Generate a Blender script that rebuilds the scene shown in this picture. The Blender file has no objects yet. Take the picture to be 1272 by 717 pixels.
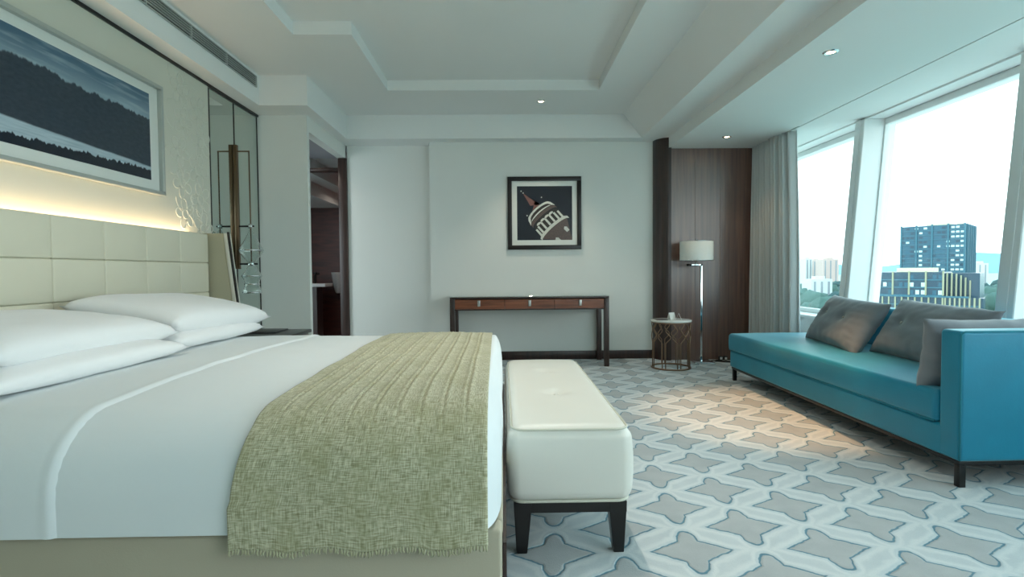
import bpy, bmesh, math, random
from mathutils import Vector, Matrix, noise
random.seed(7)
PI = math.pi
SC = bpy.context.scene
COL = SC.collection

# ------------------------------------------------------------------ camera
F_PX, EYE = 660.0, 1.1
PITCH, YAW, ROLL = -0.03292066, 0.01724081, -0.00854786
fw = Vector((math.sin(YAW)*math.cos(PITCH), math.cos(YAW)*math.cos(PITCH), math.sin(PITCH)))
ri = fw.cross(Vector((0, 0, 1))).normalized(); up = ri.cross(fw)
r2 = math.cos(ROLL)*ri + math.sin(ROLL)*up; u2 = -math.sin(ROLL)*ri + math.cos(ROLL)*up
cam_d = bpy.data.cameras.new('camera'); cam = bpy.data.objects.new('camera', cam_d); COL.objects.link(cam)
cam_d.sensor_width = 36.0; cam_d.lens = 36.0*F_PX/1272.0; cam_d.clip_end = 8000; cam_d.clip_start = 0.02
m = Matrix((r2, u2, -fw)).transposed().to_4x4(); m.translation = Vector((0, 0, EYE)); cam.matrix_world = m
SC.camera = cam

# ------------------------------------------------------------------ world, overcast sky
W = bpy.data.worlds.new('overcast_sky'); SC.world = W; W.use_nodes = True
nt = W.node_tree; nt.nodes.clear()
wo = nt.nodes.new('ShaderNodeOutputWorld'); bg = nt.nodes.new('ShaderNodeBackground')
tc = nt.nodes.new('ShaderNodeTexCoord'); sp = nt.nodes.new('ShaderNodeSeparateXYZ'); rp = nt.nodes.new('ShaderNodeValToRGB')
nt.links.new(tc.outputs['Generated'], sp.inputs[0]); nt.links.new(sp.outputs['Z'], rp.inputs[0])
cr = rp.color_ramp
cr.elements[0].position = 0.0; cr.elements[0].color = (0.64, 0.74, 0.78, 1)
cr.elements[1].position = 1.0; cr.elements[1].color = (0.40, 0.68, 0.80, 1)
e = cr.elements.new(0.10); e.color = (0.88, 0.96, 0.98, 1)
e = cr.elements.new(0.26); e.color = (0.90, 0.98, 1.0, 1)
e = cr.elements.new(0.45); e.color = (0.55, 0.82, 0.92, 1)
nt.links.new(rp.outputs[0], bg.inputs[0]); bg.inputs[1].default_value = 2.5
nt.links.new(bg.outputs[0], wo.inputs[0])

# added area lamp by the unseen rear windows, filling the room with daylight
def area(name, loc, target, sx, sy, power, color):
    d = bpy.data.lights.new(name, 'AREA'); d.shape = 'RECTANGLE'; d.size = sx; d.size_y = sy; d.energy = power; d.color = color
    o = bpy.data.objects.new(name, d); COL.objects.link(o); o.location = loc
    o.rotation_euler = (Vector(target)-Vector(loc)).to_track_quat('-Z', 'Y').to_euler()
    return o
area('daylight_rear_fill', (3.2, -0.9, 1.6), (-2.0, 1.6, 1.0), 2.6, 1.8, 22, (0.86, 0.96, 1.0))

vs = SC.view_settings
vs.view_transform = 'Standard'; vs.look = 'None'; vs.gamma = 1.0; vs.use_curve_mapping = False; vs.exposure = 0.84

# ------------------------------------------------------------------ materials
def srgb(r, g, b):
    f = lambda c: c/12.92 if c <= 0.04045 else ((c+0.055)/1.055)**2.4
    return (f(r/255), f(g/255), f(b/255), 1)
MATS = {}
def mat(name, rgb, rough=0.6, metal=0.0, var=0.06, scale=8.0, bump=0.0, bscale=60.0, stretch=(1, 1, 1), spec=0.5, sheen=0.0, coat=0.0, trans=0.0, emit=None):
    m = bpy.data.materials.new(name); m.use_nodes = True; MATS[name] = m
    n = m.node_tree.nodes; l = m.node_tree.links; b = n['Principled BSDF']
    b.inputs['Roughness'].default_value = rough; b.inputs['Metallic'].default_value = metal
    b.inputs['Specular IOR Level'].default_value = spec; b.inputs['Sheen Weight'].default_value = sheen
    b.inputs['Coat Weight'].default_value = coat; b.inputs['Transmission Weight'].default_value = trans
    c = srgb(*rgb)
    co = n.new('ShaderNodeTexCoord'); mp = n.new('ShaderNodeMapping'); mp.inputs['Scale'].default_value = stretch
    l.new(co.outputs['Object'], mp.inputs[0])
    nz = n.new('ShaderNodeTexNoise'); nz.inputs['Scale'].default_value = scale; nz.inputs['Detail'].default_value = 4
    l.new(mp.outputs[0], nz.inputs[0])
    mx = n.new('ShaderNodeMix'); mx.data_type = 'RGBA'
    mx.inputs['A'].default_value = tuple(max(0, v*(1-var)) for v in c[:3])+(1,)
    mx.inputs['B'].default_value = tuple(min(1, v*(1+var)) for v in c[:3])+(1,)
    l.new(nz.outputs['Fac'], mx.inputs['Factor']); l.new(mx.outputs['Result'], b.inputs['Base Color'])
    if bump:
        nb = n.new('ShaderNodeTexNoise'); nb.inputs['Scale'].default_value = bscale; nb.inputs['Detail'].default_value = 3
        l.new(mp.outputs[0], nb.inputs[0])
        bp = n.new('ShaderNodeBump'); bp.inputs['Strength'].default_value = bump; bp.inputs['Distance'].default_value = 0.01
        l.new(nb.outputs['Fac'], bp.inputs['Height']); l.new(bp.outputs[0], b.inputs['Normal'])
    if emit:
        b.inputs['Emission Color'].default_value = srgb(*emit[0]); b.inputs['Emission Strength'].default_value = emit[1]
    return m

def wood(name, dark, light, rough=0.3, scale=(14, 14, 0.8), coat=0.3, spec=0.5, crough=0.28):
    m = bpy.data.materials.new(name); m.use_nodes = True; MATS[name] = m
    n = m.node_tree.nodes; l = m.node_tree.links; b = n['Principled BSDF']
    b.inputs['Roughness'].default_value = rough; b.inputs['Coat Weight'].default_value = coat; b.inputs['Coat Roughness'].default_value = crough; b.inputs['Specular IOR Level'].default_value = spec
    co = n.new('ShaderNodeTexCoord'); mp = n.new('ShaderNodeMapping'); mp.inputs['Scale'].default_value = scale
    l.new(co.outputs['Object'], mp.inputs[0])
    nz = n.new('ShaderNodeTexNoise'); nz.inputs['Scale'].default_value = 3.0; nz.inputs['Detail'].default_value = 6; nz.inputs['Distortion'].default_value = 0.6
    l.new(mp.outputs[0], nz.inputs[0])
    r = n.new('ShaderNodeValToRGB'); r.color_ramp.elements[0].position = 0.3; r.color_ramp.elements[1].position = 0.72
    r.color_ramp.elements[0].color = srgb(*dark); r.color_ramp.elements[1].color = srgb(*light)
    l.new(nz.outputs['Fac'], r.inputs[0]); l.new(r.outputs[0], b.inputs['Base Color'])
    bp = n.new('ShaderNodeBump'); bp.inputs['Strength'].default_value = 0.08; bp.inputs['Distance'].default_value = 0.004
    l.new(nz.outputs['Fac'], bp.inputs['Height']); l.new(bp.outputs[0], b.inputs['Normal'])
    return m

mat('wall_paint', (226, 229, 224), 0.75, var=0.015, scale=3, bump=0.03, bscale=200)
mat('wall_fabric', (214, 214, 200), 0.8, var=0.02, scale=4, bump=0.08, bscale=300)
mat('ceiling_paint', (236, 239, 237), 0.85, var=0.01, scale=2)
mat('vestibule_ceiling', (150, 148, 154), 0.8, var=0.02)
mat('relief_plaster', (218, 219, 206), 0.7, var=0.01)
mat('headboard_leather', (220, 217, 196), 0.5, var=0.02, scale=5, bump=0.05, bscale=250, spec=0.4)
mat('wing_leather', (176, 172, 148), 0.5, var=0.03, scale=5, bump=0.05, bscale=250)
mat('wing_piping', (216, 214, 200), 0.55, var=0.02)
mat('bed_leather', (176, 170, 150), 0.55, var=0.03, scale=5, bump=0.06, bscale=220)
mat('white_linen', (224, 232, 234), 0.8, var=0.012, scale=3, bump=0.06, bscale=25, sheen=0.1)
mat('pillow_cotton', (238, 240, 240), 0.8, var=0.01, scale=3, bump=0.05, bscale=30, sheen=0.1)
mat('bench_leather', (226, 225, 216), 0.42, var=0.02, scale=6, bump=0.04, bscale=300)
mat('bench_piping', (206, 205, 190), 0.45, var=0.02)
mat('black_lacquer', (16, 13, 14), 0.3, var=0.1)
mat('dark_metal', (34, 28, 26), 0.4, 0.6, var=0.1)
mat('bronze', (112, 92, 74), 0.3, 0.9, var=0.1)
mat('table_bronze', (150, 122, 100), 0.32, 0.9, var=0.12, scale=20)
mat('chrome', (225, 230, 232), 0.08, 1.0, var=0.02)
mat('brushed_steel', (190, 192, 190), 0.3, 1.0, var=0.05)
mat('marble_white', (228, 230, 226), 0.15, var=0.05, scale=6)
mat('mirror_glass', (204, 214, 209), 0.03, 1.0, var=0.01)
mat('lamp_shade', (240, 240, 234), 0.9, var=0.02, bump=0.05, bscale=300)
mat('grey_curtain', (208, 213, 213), 0.5, var=0.05, scale=10, bump=0.05, bscale=200, stretch=(1, 1, 0.1), sheen=0.25)
mat('grey_velvet', (124, 128, 134), 0.8, var=0.10, scale=7, bump=0.12, bscale=22, sheen=0.4, spec=0.3)
mat('cushion_button', (176, 170, 160), 0.4, var=0.02)
mat('teal_piping', (30, 128, 146), 0.7, var=0.05)
mat('window_frame', (234, 237, 236), 0.45, var=0.02)
mat('frame_silver', (182, 188, 182), 0.35, 0.3, var=0.04)
mat('frame_black', (24, 18, 18), 0.35, var=0.1)
mat('mount_board', (224, 228, 222), 0.8, var=0.01)
mat('vent_dark', (20, 22, 22), 0.8)
mat('vent_metal', (178, 184, 180), 0.5, var=0.02)
mat('cable_black', (20, 18, 18), 0.5)
mat('plug_white', (230, 230, 228), 0.4)
mat('paper_white', (238, 238, 234), 0.8, var=0.01)
mat('booklet', (60, 62, 62), 0.5, var=0.1)
mat('ceramic_white', (225, 225, 225), 0.2, var=0.01)
mat('downlight_lens', (255, 240, 215), 0.5, emit=((255, 226, 180), 14.0))
mat('cove_strip', (255, 220, 180), 0.5, emit=((255, 205, 150), 1.2))
wood('dark_walnut', (34, 20, 17), (62, 38, 31), 0.38)
wood('panel_walnut', (86, 56, 46), (126, 90, 75), 0.36, (9, 9, 0.35), 1.0, 1.0, 0.22)
wood('table_walnut', (100, 52, 34), (156, 92, 62), 0.35, (0.9, 14, 14), 0.3)
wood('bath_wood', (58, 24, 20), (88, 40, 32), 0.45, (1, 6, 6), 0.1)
# outdoors
mat('tower_glass', (18, 82, 102), 0.25, var=0.25, scale=0.06)
mat('podium_glass', (14, 60, 78), 0.25, var=0.25, scale=0.08)
mat('tower_pier', (52, 100, 116), 0.6, var=0.1, scale=0.2)
mat('podium_pier', (150, 150, 124), 0.7, var=0.08, scale=0.3)
mat('lit_pane', (190, 218, 214), 0.3, var=0.1, scale=0.3)
mat('roof_pale', (206, 200, 170), 0.8, var=0.06, scale=0.2)
mat('block_white', (192, 196, 194), 0.8, var=0.04, scale=0.1)
mat('block_pink', (188, 166, 158), 0.8, var=0.05, scale=0.1)
mat('block_window', (128, 134, 140), 0.4, var=0.1)
mat('tree_leaf', (66, 92, 84), 0.9, var=0.35, scale=0.35)
mat('tree_leaf_dark', (48, 74, 74), 0.9, var=0.35, scale=0.35)
mat('ground_green', (150, 162, 152), 0.95, var=0.2, scale=0.02)
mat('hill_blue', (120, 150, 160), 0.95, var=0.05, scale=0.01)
mat('trunk_brown', (60, 50, 44), 0.9)

# velvet of the sofa: nap shifts the tone in patches
def velvet():
    m = mat('teal_velvet', (5, 130, 160), 0.48, var=0.30, scale=2.6, bump=0.05, bscale=90, sheen=0.8)
    b = m.node_tree.nodes['Principled BSDF']; b.inputs['Sheen Roughness'].default_value = 0.35
    b.inputs['Sheen Tint'].default_value = (0.55, 0.95, 1.0, 1)
velvet()

# thin architectural glass
def pane_mat():
    m = bpy.data.materials.new('window_glass'); m.use_nodes = True; MATS['window_glass'] = m
    n = m.node_tree.nodes; l = m.node_tree.links; n.clear()
    o = n.new('ShaderNodeOutputMaterial'); mx = n.new('ShaderNodeMixShader'); t = n.new('ShaderNodeBsdfTransparent'); g = n.new('ShaderNodeBsdfGlossy')
    lw = n.new('ShaderNodeLayerWeight'); lw.inputs[0].default_value = 0.5
    pw = n.new('ShaderNodeMath'); pw.operation = 'POWER'; pw.inputs[1].default_value = 5.0; l.new(lw.outputs['Facing'], pw.inputs[0])
    fr = n.new('ShaderNodeMath'); fr.operation = 'MULTIPLY_ADD'; fr.inputs[1].default_value = 0.5; fr.inputs[2].default_value = 0.025; l.new(pw.outputs[0], fr.inputs[0])
    t.inputs[0].default_value = (0.95, 0.985, 0.98, 1); g.inputs['Roughness'].default_value = 0.01
    l.new(fr.outputs[0], mx.inputs[0]); l.new(t.outputs[0], mx.inputs[1]); l.new(g.outputs[0], mx.inputs[2]); l.new(mx.outputs[0], o.inputs[0])
pane_mat()
def clear_glass():
    m = bpy.data.materials.new('clear_glass'); m.use_nodes = True; MATS['clear_glass'] = m
    n = m.node_tree.nodes; l = m.node_tree.links; n.clear()
    o = n.new('ShaderNodeOutputMaterial'); mx = n.new('ShaderNodeMixShader'); t = n.new('ShaderNodeBsdfTransparent'); g = n.new('ShaderNodeBsdfGlossy')
    lw = n.new('ShaderNodeLayerWeight'); lw.inputs[0].default_value = 0.35
    t.inputs[0].default_value = (0.93, 0.97, 0.96, 1); g.inputs['Roughness'].default_value = 0.03; g.inputs[0].default_value = (1, 1, 1, 1)
    l.new(lw.outputs['Facing'], mx.inputs[0]); l.new(t.outputs[0], mx.inputs[1]); l.new(g.outputs[0], mx.inputs[2]); l.new(mx.outputs[0], o.inputs[0])
clear_glass()

# node maths helper
class NG:
    def __init__(s, m): s.n = m.node_tree.nodes; s.l = m.node_tree.links
    def val(s, sock, v):
        if isinstance(v, (int, float)): sock.default_value = v
        else: s.l.new(v, sock)
    def m(s, op, a, b=0.0, c=None, clamp=False):
        x = s.n.new('ShaderNodeMath'); x.operation = op; x.use_clamp = clamp
        s.val(x.inputs[0], a); s.val(x.inputs[1], b)
        if c is not None: s.val(x.inputs[2], c)
        return x.outputs[0]
    def mix(s, f, a, b):
        x = s.n.new('ShaderNodeMix'); x.data_type = 'RGBA'; s.val(x.inputs['Factor'], f)
        for k, v in (('A', a), ('B', b)):
            if isinstance(v, tuple): x.inputs[k].default_value = v
            else: s.l.new(v, x.inputs[k])
        return x.outputs['Result']
    def step(s, x, a, b):      # smooth 0..1 from a to b
        q = s.n.new('ShaderNodeMapRange'); q.interpolation_type = 'SMOOTHSTEP'
        s.val(q.inputs['Value'], x); q.inputs['From Min'].default_value = a; q.inputs['From Max'].default_value = b
        return q.outputs['Result']
    def noise(s, vec, scale, detail=3, out='Fac'):
        x = s.n.new('ShaderNodeTexNoise'); x.inputs['Scale'].default_value = scale; x.inputs['Detail'].default_value = detail
        s.l.new(vec, x.inputs[0]); return x.outputs[out]

def carpet_mat():
    m = bpy.data.materials.new('star_carpet'); m.use_nodes = True; MATS['star_carpet'] = m
    g = NG(m); b = g.n['Principled BSDF']; b.inputs['Roughness'].default_value = 0.95; b.inputs['Sheen Weight'].default_value = 0.15
    co = g.n.new('ShaderNodeTexCoord'); s = g.n.new('ShaderNodeSeparateXYZ'); g.l.new(co.outputs['Object'], s.inputs[0])
    P = co.outputs['Object']
    w1 = g.m('MULTIPLY', g.m('SUBTRACT', g.noise(P, 22), 0.5), 0.018); w2 = g.m('MULTIPLY', g.m('SUBTRACT', g.noise(P, 27, 2), 0.5), 0.018)
    X = g.m('ADD', s.outputs[0], w1); Y = g.m('ADD', s.outputs[1], w2)
    a1, a2, o = (0.5433, 0.0042), (0.0380, 0.3775), (0.7309, 2.0301)
    det = a1[0]*a2[1]-a1[1]*a2[0]
    dx = g.m('SUBTRACT', X, o[0]); dy = g.m('SUBTRACT', Y, o[1])
    i = g.m('ADD', g.m('MULTIPLY', dx, a2[1]/det), g.m('MULTIPLY', dy, -a2[0]/det))
    j = g.m('ADD', g.m('MULTIPLY', dx, -a1[1]/det), g.m('MULTIPLY', dy, a1[0]/det))
    def star(off):
        fi = g.m('SUBTRACT', g.m('FRACT', g.m('ADD', i, off)), 0.5); fj = g.m('SUBTRACT', g.m('FRACT', g.m('ADD', j, off)), 0.5)
        x = g.m('ABSOLUTE', g.m('MULTIPLY', fi, 0.5433)); y = g.m('ABSOLUTE', g.m('MULTIPLY', fj, 0.3775))
        p = g.m('ADD', g.m('POWER', g.m('DIVIDE', x, 0.160), 1.0), g.m('POWER', g.m('DIVIDE', y, 0.100), 1.0))
        d1 = g.m('MULTIPLY', g.m('SUBTRACT', p, 1.0), 0.070)
        q = g.m('ADD', g.m('POWER', g.m('DIVIDE', x, 0.044), 2.0), g.m('POWER', g.m('DIVIDE', y, 0.152), 3.2))
        d2 = g.m('MULTIPLY', g.m('SUBTRACT', q, 1.0), 0.024)
        return g.m('MINIMUM', d1, d2)
    d = g.m('MINIMUM', star(0.5), star(0.0))
    pile = g.noise(P, 160, 2); streak = g.noise(P, 9, 5)
    fill = g.mix(streak, srgb(164, 168, 170), srgb(194, 196, 195))
    base = g.mix(streak, srgb(194, 202, 205), srgb(213, 218, 219))
    dh = g.m('ADD', d, g.m('MULTIPLY', g.m('SUBTRACT', g.noise(P, 13, 3), 0.5), 0.035))
    halo = g.mix(g.step(dh, 0.026, 0.046), srgb(219, 223, 223), base)
    ground = g.mix(g.step(d, 0.010, 0.022), g.mix(streak, srgb(192, 204, 208), srgb(210, 216, 218)), halo)
    line = g.mix(streak, srgb(60, 112, 134), srgb(104, 148, 164))
    c1 = g.mix(g.step(d, 0.002, 0.006), line, ground)
    c2 = g.mix(g.step(d, -0.004, -0.0010), fill, c1)
    c3 = g.mix(g.m('MULTIPLY', pile, 0.16), c2, srgb(120, 126, 126))
    g.l.new(c3, b.inputs['Base Color'])
    bp = g.n.new('ShaderNodeBump'); bp.inputs['Strength'].default_value = 0.5; bp.inputs['Distance'].default_value = 0.006
    hgt = g.m('ADD', g.m('MULTIPLY', pile, 0.6), g.m('MULTIPLY', g.step(g.m('ABSOLUTE', d), 0.0, 0.010), 1.0))
    g.l.new(hgt, bp.inputs['Height']); g.l.new(bp.outputs[0], b.inputs['Normal'])
carpet_mat()

def runner_mat():
    m = bpy.data.materials.new('woven_runner'); m.use_nodes = True; MATS['woven_runner'] = m
    g = NG(m); b = g.n['Principled BSDF']; b.inputs['Roughness'].default_value = 0.9; b.inputs['Sheen Weight'].default_value = 0.2
    co = g.n.new('ShaderNodeTexCoord'); U = co.outputs['UV']
    def mp(sx, sy):
        x = g.n.new('ShaderNodeMapping'); x.inputs['Scale'].default_value = (sx, sy, 1); g.l.new(U, x.inputs[0]); return x.outputs[0]
    warp = g.noise(mp(360, 36), 1.0, 3); weft = g.noise(mp(36, 360), 1.0, 3); blot = g.noise(mp(10, 8), 1.0, 4)
    t = g.m('ADD', g.m('MULTIPLY', warp, 0.5), g.m('MULTIPLY', weft, 0.5))
    c = g.mix(g.step(t, 0.33, 0.67), srgb(134, 132, 98), srgb(212, 211, 182))
    c = g.mix(g.m('MULTIPLY', g.step(blot, 0.40, 0.7), 0.45), c, srgb(150, 148, 106))
    g.l.new(c, b.inputs['Base Color'])
    bp = g.n.new('ShaderNodeBump'); bp.inputs['Strength'].default_value = 0.6; bp.inputs['Distance'].default_value = 0.004
    g.l.new(t, bp.inputs['Height']); g.l.new(bp.outputs[0], b.inputs['Normal'])
runner_mat()

def landscape_mat(yl, yh, zl, zh):
    m = bpy.data.materials.new('misty_lake_print'); m.use_nodes = True; MATS['misty_lake_print'] = m
    g = NG(m); b = g.n['Principled BSDF']; b.inputs['Roughness'].default_value = 0.2
    co = g.n.new('ShaderNodeTexCoord'); U = co.outputs['UV']; s = g.n.new('ShaderNodeSeparateXYZ'); g.l.new(U, s.inputs[0])
    u, v = s.outputs[0], s.outputs[1]
    def mp(sx, sy, oz=0):
        x = g.n.new('ShaderNodeMapping'); x.inputs['Scale'].default_value = (sx, sy, 1); x.inputs['Location'].default_value = (oz, oz, oz); g.l.new(U, x.inputs[0]); return x.outputs[0]
    nf = g.m('SUBTRACT', g.noise(mp(30, 2), 1, 8), 0.5); nl = g.m('SUBTRACT', g.noise(mp(5, 1, 3), 1, 4), 0.5); n3 = g.m('SUBTRACT', g.noise(mp(70, 2, 8), 1, 6), 0.5)
    cl = g.noise(mp(4, 14, 5), 1, 4)
    sky = g.mix(g.step(v, 0.55, 1.0), srgb(160, 183, 195), srgb(70, 102, 124))
    sky = g.mix(g.m('MULTIPLY', g.step(cl, 0.45, 0.7), 0.5), sky, srgb(170, 190, 200))
    ridge = g.m('ADD', g.m('SUBTRACT', 0.80, g.m('MULTIPLY', u, 0.11)), g.m('ADD', g.m('MULTIPLY', nf, 0.13), g.m('MULTIPLY', nl, 0.12)))
    hill = g.mix(g.noise(mp(40, 30, 2), 1, 5), srgb(30, 42, 54), srgb(58, 72, 86))
    c = g.mix(g.step(g.m('SUBTRACT', v, ridge), -0.012, 0.012), hill, sky)
    # water band
    wt = g.m('ADD', g.m('SUBTRACT', 0.262, g.m('MULTIPLY', u, 0.10)), g.m('MULTIPLY', nl, 0.04))
    water = g.mix(g.noise(mp(8, 60, 4), 1, 4), srgb(124, 150, 166), srgb(206, 222, 228))
    c = g.mix(g.step(g.m('SUBTRACT', wt, v), 0.0, 0.02), c, water)
    fg = g.m('ADD', g.m('ADD', 0.075, g.m('MULTIPLY', u, 0.045)), g.m('ADD', g.m('MULTIPLY', n3, 0.09), g.m('MULTIPLY', nf, 0.07)))
    c = g.mix(g.step(g.m('SUBTRACT', fg, v), -0.006, 0.008), c, srgb(20, 30, 44))
    g.l.new(c, b.inputs['Base Color'])
landscape_mat(0, 0, 0, 0)
mat('print_night', (28, 32, 42), 0.25, var=0.25, scale=3)
mat('print_rose', (128, 90, 84), 0.25, var=0.2, scale=20)
mat('print_stone', (206, 208, 200), 0.25, var=0.25, scale=60)
mat('print_shadow', (52, 48, 44), 0.25, var=0.4, scale=50)
mat('print_wall', (92, 78, 74), 0.25, var=0.4, scale=70)

# ------------------------------------------------------------------ mesh helpers
def wl(o):
    v = Vector((0, 0, 0))
    while o is not None: v += o.location; o = o.parent
    return v
def tag(o, label=None, cat=None, group=None, kind=None):
    if label: o['label'] = label
    if cat: o['category'] = cat
    if group: o['group'] = group
    if kind: o['kind'] = kind
    return o
def thing(name, label, cat, loc=(0, 0, 0), group=None):
    o = bpy.data.objects.new(name, None); COL.objects.link(o); o.location = loc; o.empty_display_size = 0.1
    return tag(o, label, cat, group)
def mk(name, verts, faces, material, parent=None, smooth=False, uvs=None, midx=None):
    """verts in world coordinates; a top-level object gets its origin at its base"""
    vs_ = [Vector(v) for v in verts]
    if parent is None:
        lo = Vector((min(v.x for v in vs_), min(v.y for v in vs_), min(v.z for v in vs_))); hi = Vector((max(v.x for v in vs_), max(v.y for v in vs_), max(v.z for v in vs_)))
        org = Vector(((lo.x+hi.x)/2, (lo.y+hi.y)/2, lo.z))
    else: org = wl(parent)
    me = bpy.data.meshes.new(name); me.from_pydata([v-org for v in vs_], [], faces); me.update()
    ms = material if isinstance(material, (list, tuple)) else [material]
    for k in ms: me.materials.append(MATS[k])
    if midx: me.polygons.foreach_set('material_index', midx)
    if smooth: me.polygons.foreach_set('use_smooth', [True]*len(me.polygons))
    if uvs:
        ul = me.uv_layers.new(name='UVMap')
        for lp in me.loops: ul.data[lp.index].uv = uvs[lp.vertex_index]
    o = bpy.data.objects.new(name, me); COL.objects.link(o)
    if parent is None: o.location = org
    else: o.parent = parent
    return o
def bm_out(name, bm, material, parent=None, smooth=False):
    bm.normal_update(); bm.verts.index_update()
    v = [x.co.copy() for x in bm.verts]; f = [[q.index for q in p.verts] for p in bm.faces]; bm.free()
    return mk(name, v, f, material, parent, smooth)
BOXF = [(0, 3, 2, 1), (4, 5, 6, 7), (0, 1, 5, 4), (1, 2, 6, 5), (2, 3, 7, 6), (3, 0, 4, 7)]
def boxv(x0, x1, y0, y1, z0, z1):
    return [(x0, y0, z0), (x1, y0, z0), (x1, y1, z0), (x0, y1, z0), (x0, y0, z1), (x1, y0, z1), (x1, y1, z1), (x0, y1, z1)]
def box(name, x0, x1, y0, y1, z0, z1, material, parent=None, bevel=0.0, seg=2):
    if not bevel: return mk(name, boxv(x0, x1, y0, y1, z0, z1), BOXF, material, parent)
    return hexa(name, boxv(x0, x1, y0, y1, z0, z1), material, parent, bevel, seg)
def hexa(name, v8, material, parent=None, bevel=0.0, seg=2):
    if not bevel: return mk(name, v8, BOXF, material, parent)
    bm = bmesh.new(); vv = [bm.verts.new(v) for v in v8]
    for f in BOXF: bm.faces.new([vv[i] for i in f])
    bmesh.ops.bevel(bm, geom=bm.edges[:], offset=bevel, segments=seg, affect='EDGES', profile=0.5)
    return bm_out(name, bm, material, parent, True if seg > 1 else False)
def boxes(name, lst, material, parent=None):
    v, f = [], []
    for b in lst:
        k = len(v); v += boxv(*b); f += [tuple(i+k for i in q) for q in BOXF]
    return mk(name, v, f, material, parent)
def prism(name, poly, a0, a1, axis, material, parent=None, bevel=0.0, seg=2):
    """poly: 2D outline in the plane normal to axis; X:(y,z) Y:(x,z) Z:(x,y)"""
    def p3(p, a): return {'X': (a, p[0], p[1]), 'Y': (p[0], a, p[1]), 'Z': (p[0], p[1], a)}[axis]
    bm = bmesh.new(); A = [bm.verts.new(p3(p, a0)) for p in poly]; B = [bm.verts.new(p3(p, a1)) for p in poly]; n = len(poly)
    bm.faces.new(A); bm.faces.new(B[::-1])
    for i in range(n): bm.faces.new((A[i], B[i], B[(i+1) % n], A[(i+1) % n]))
    bmesh.ops.recalc_face_normals(bm, faces=bm.faces[:])
    if bevel: bmesh.ops.bevel(bm, geom=bm.edges[:], offset=bevel, segments=seg, affect='EDGES', profile=0.5)
    return bm_out(name, bm, material, parent, bool(bevel))
def tube_data(pts, r, seg=8, closed=False):
    pts = [Vector(p) for p in pts]; n = len(pts); v, f = [], []
    rr = r if isinstance(r, (list, tuple)) else [r]*n
    prev = None
    for i, p in enumerate(pts):
        if closed: t = pts[(i+1) % n]-pts[i-1]
        else: t = pts[min(i+1, n-1)]-pts[max(i-1, 0)]
        t.normalize()
        if prev is None:
            a = Vector((0, 0, 1)) if abs(t.z) < 0.9 else Vector((1, 0, 0)); nrm = t.cross(a).normalized()
        else: nrm = (prev-t*prev.dot(t)).normalized()
        prev = nrm; bn = t.cross(nrm)
        for k in range(seg):
            a = 2*PI*k/seg; v.append(p+rr[i]*(math.cos(a)*nrm+math.sin(a)*bn))
    m_ = n if closed else n-1
    for i in range(m_):
        for k in range(seg):
            a, b = i*seg+k, i*seg+(k+1) % seg; c, d = ((i+1) % n)*seg+(k+1) % seg, ((i+1) % n)*seg+k
            f.append((a, b, c, d))
    if not closed: f += [tuple(range(seg))[::-1], tuple((n-1)*seg+k for k in range(seg))]
    return v, f
def tube(name, pts, r, material, parent=None, seg=8, closed=False):
    v, f = tube_data(pts, r, seg, closed); return mk(name, v, f, material, parent, True)
def tubes(name, lst, material, parent=None, seg=6):
    V, Fc = [], []
    for pts, r, cl in lst:
        v, f = tube_data(pts, r, seg, cl); k = len(V); V += v; Fc += [tuple(i+k for i in q) for q in f]
    return mk(name, V, Fc, material, parent, True)
def lathe(name, prof, c, material, parent=None, seg=32, smooth=True):
    v, f = [], []; n = len(prof)
    for i in range(seg):
        a = 2*PI*i/seg
        for r, z in prof: v.append((c[0]+r*math.cos(a), c[1]+r*math.sin(a), c[2]+z))
    for i in range(seg):
        j = (i+1) % seg
        for k in range(n-1): f.append((i*n+k, j*n+k, j*n+k+1, i*n+k+1))
    return mk(name, v, f, material, parent, smooth)
def disc_prism(name, c, r, z0, z1, material, parent=None, seg=40, bev=0.003):
    return lathe(name, [(0.0001, z0), (r-bev, z0), (r, z0+bev), (r, z1-bev), (r-bev, z1), (0.0001, z1)], (c[0], c[1], 0), material, parent, seg)
def axis_cyl(name, a, b, r, material, parent=None, seg=14): return tube(name, [a, b], r, material, parent, seg)
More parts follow.
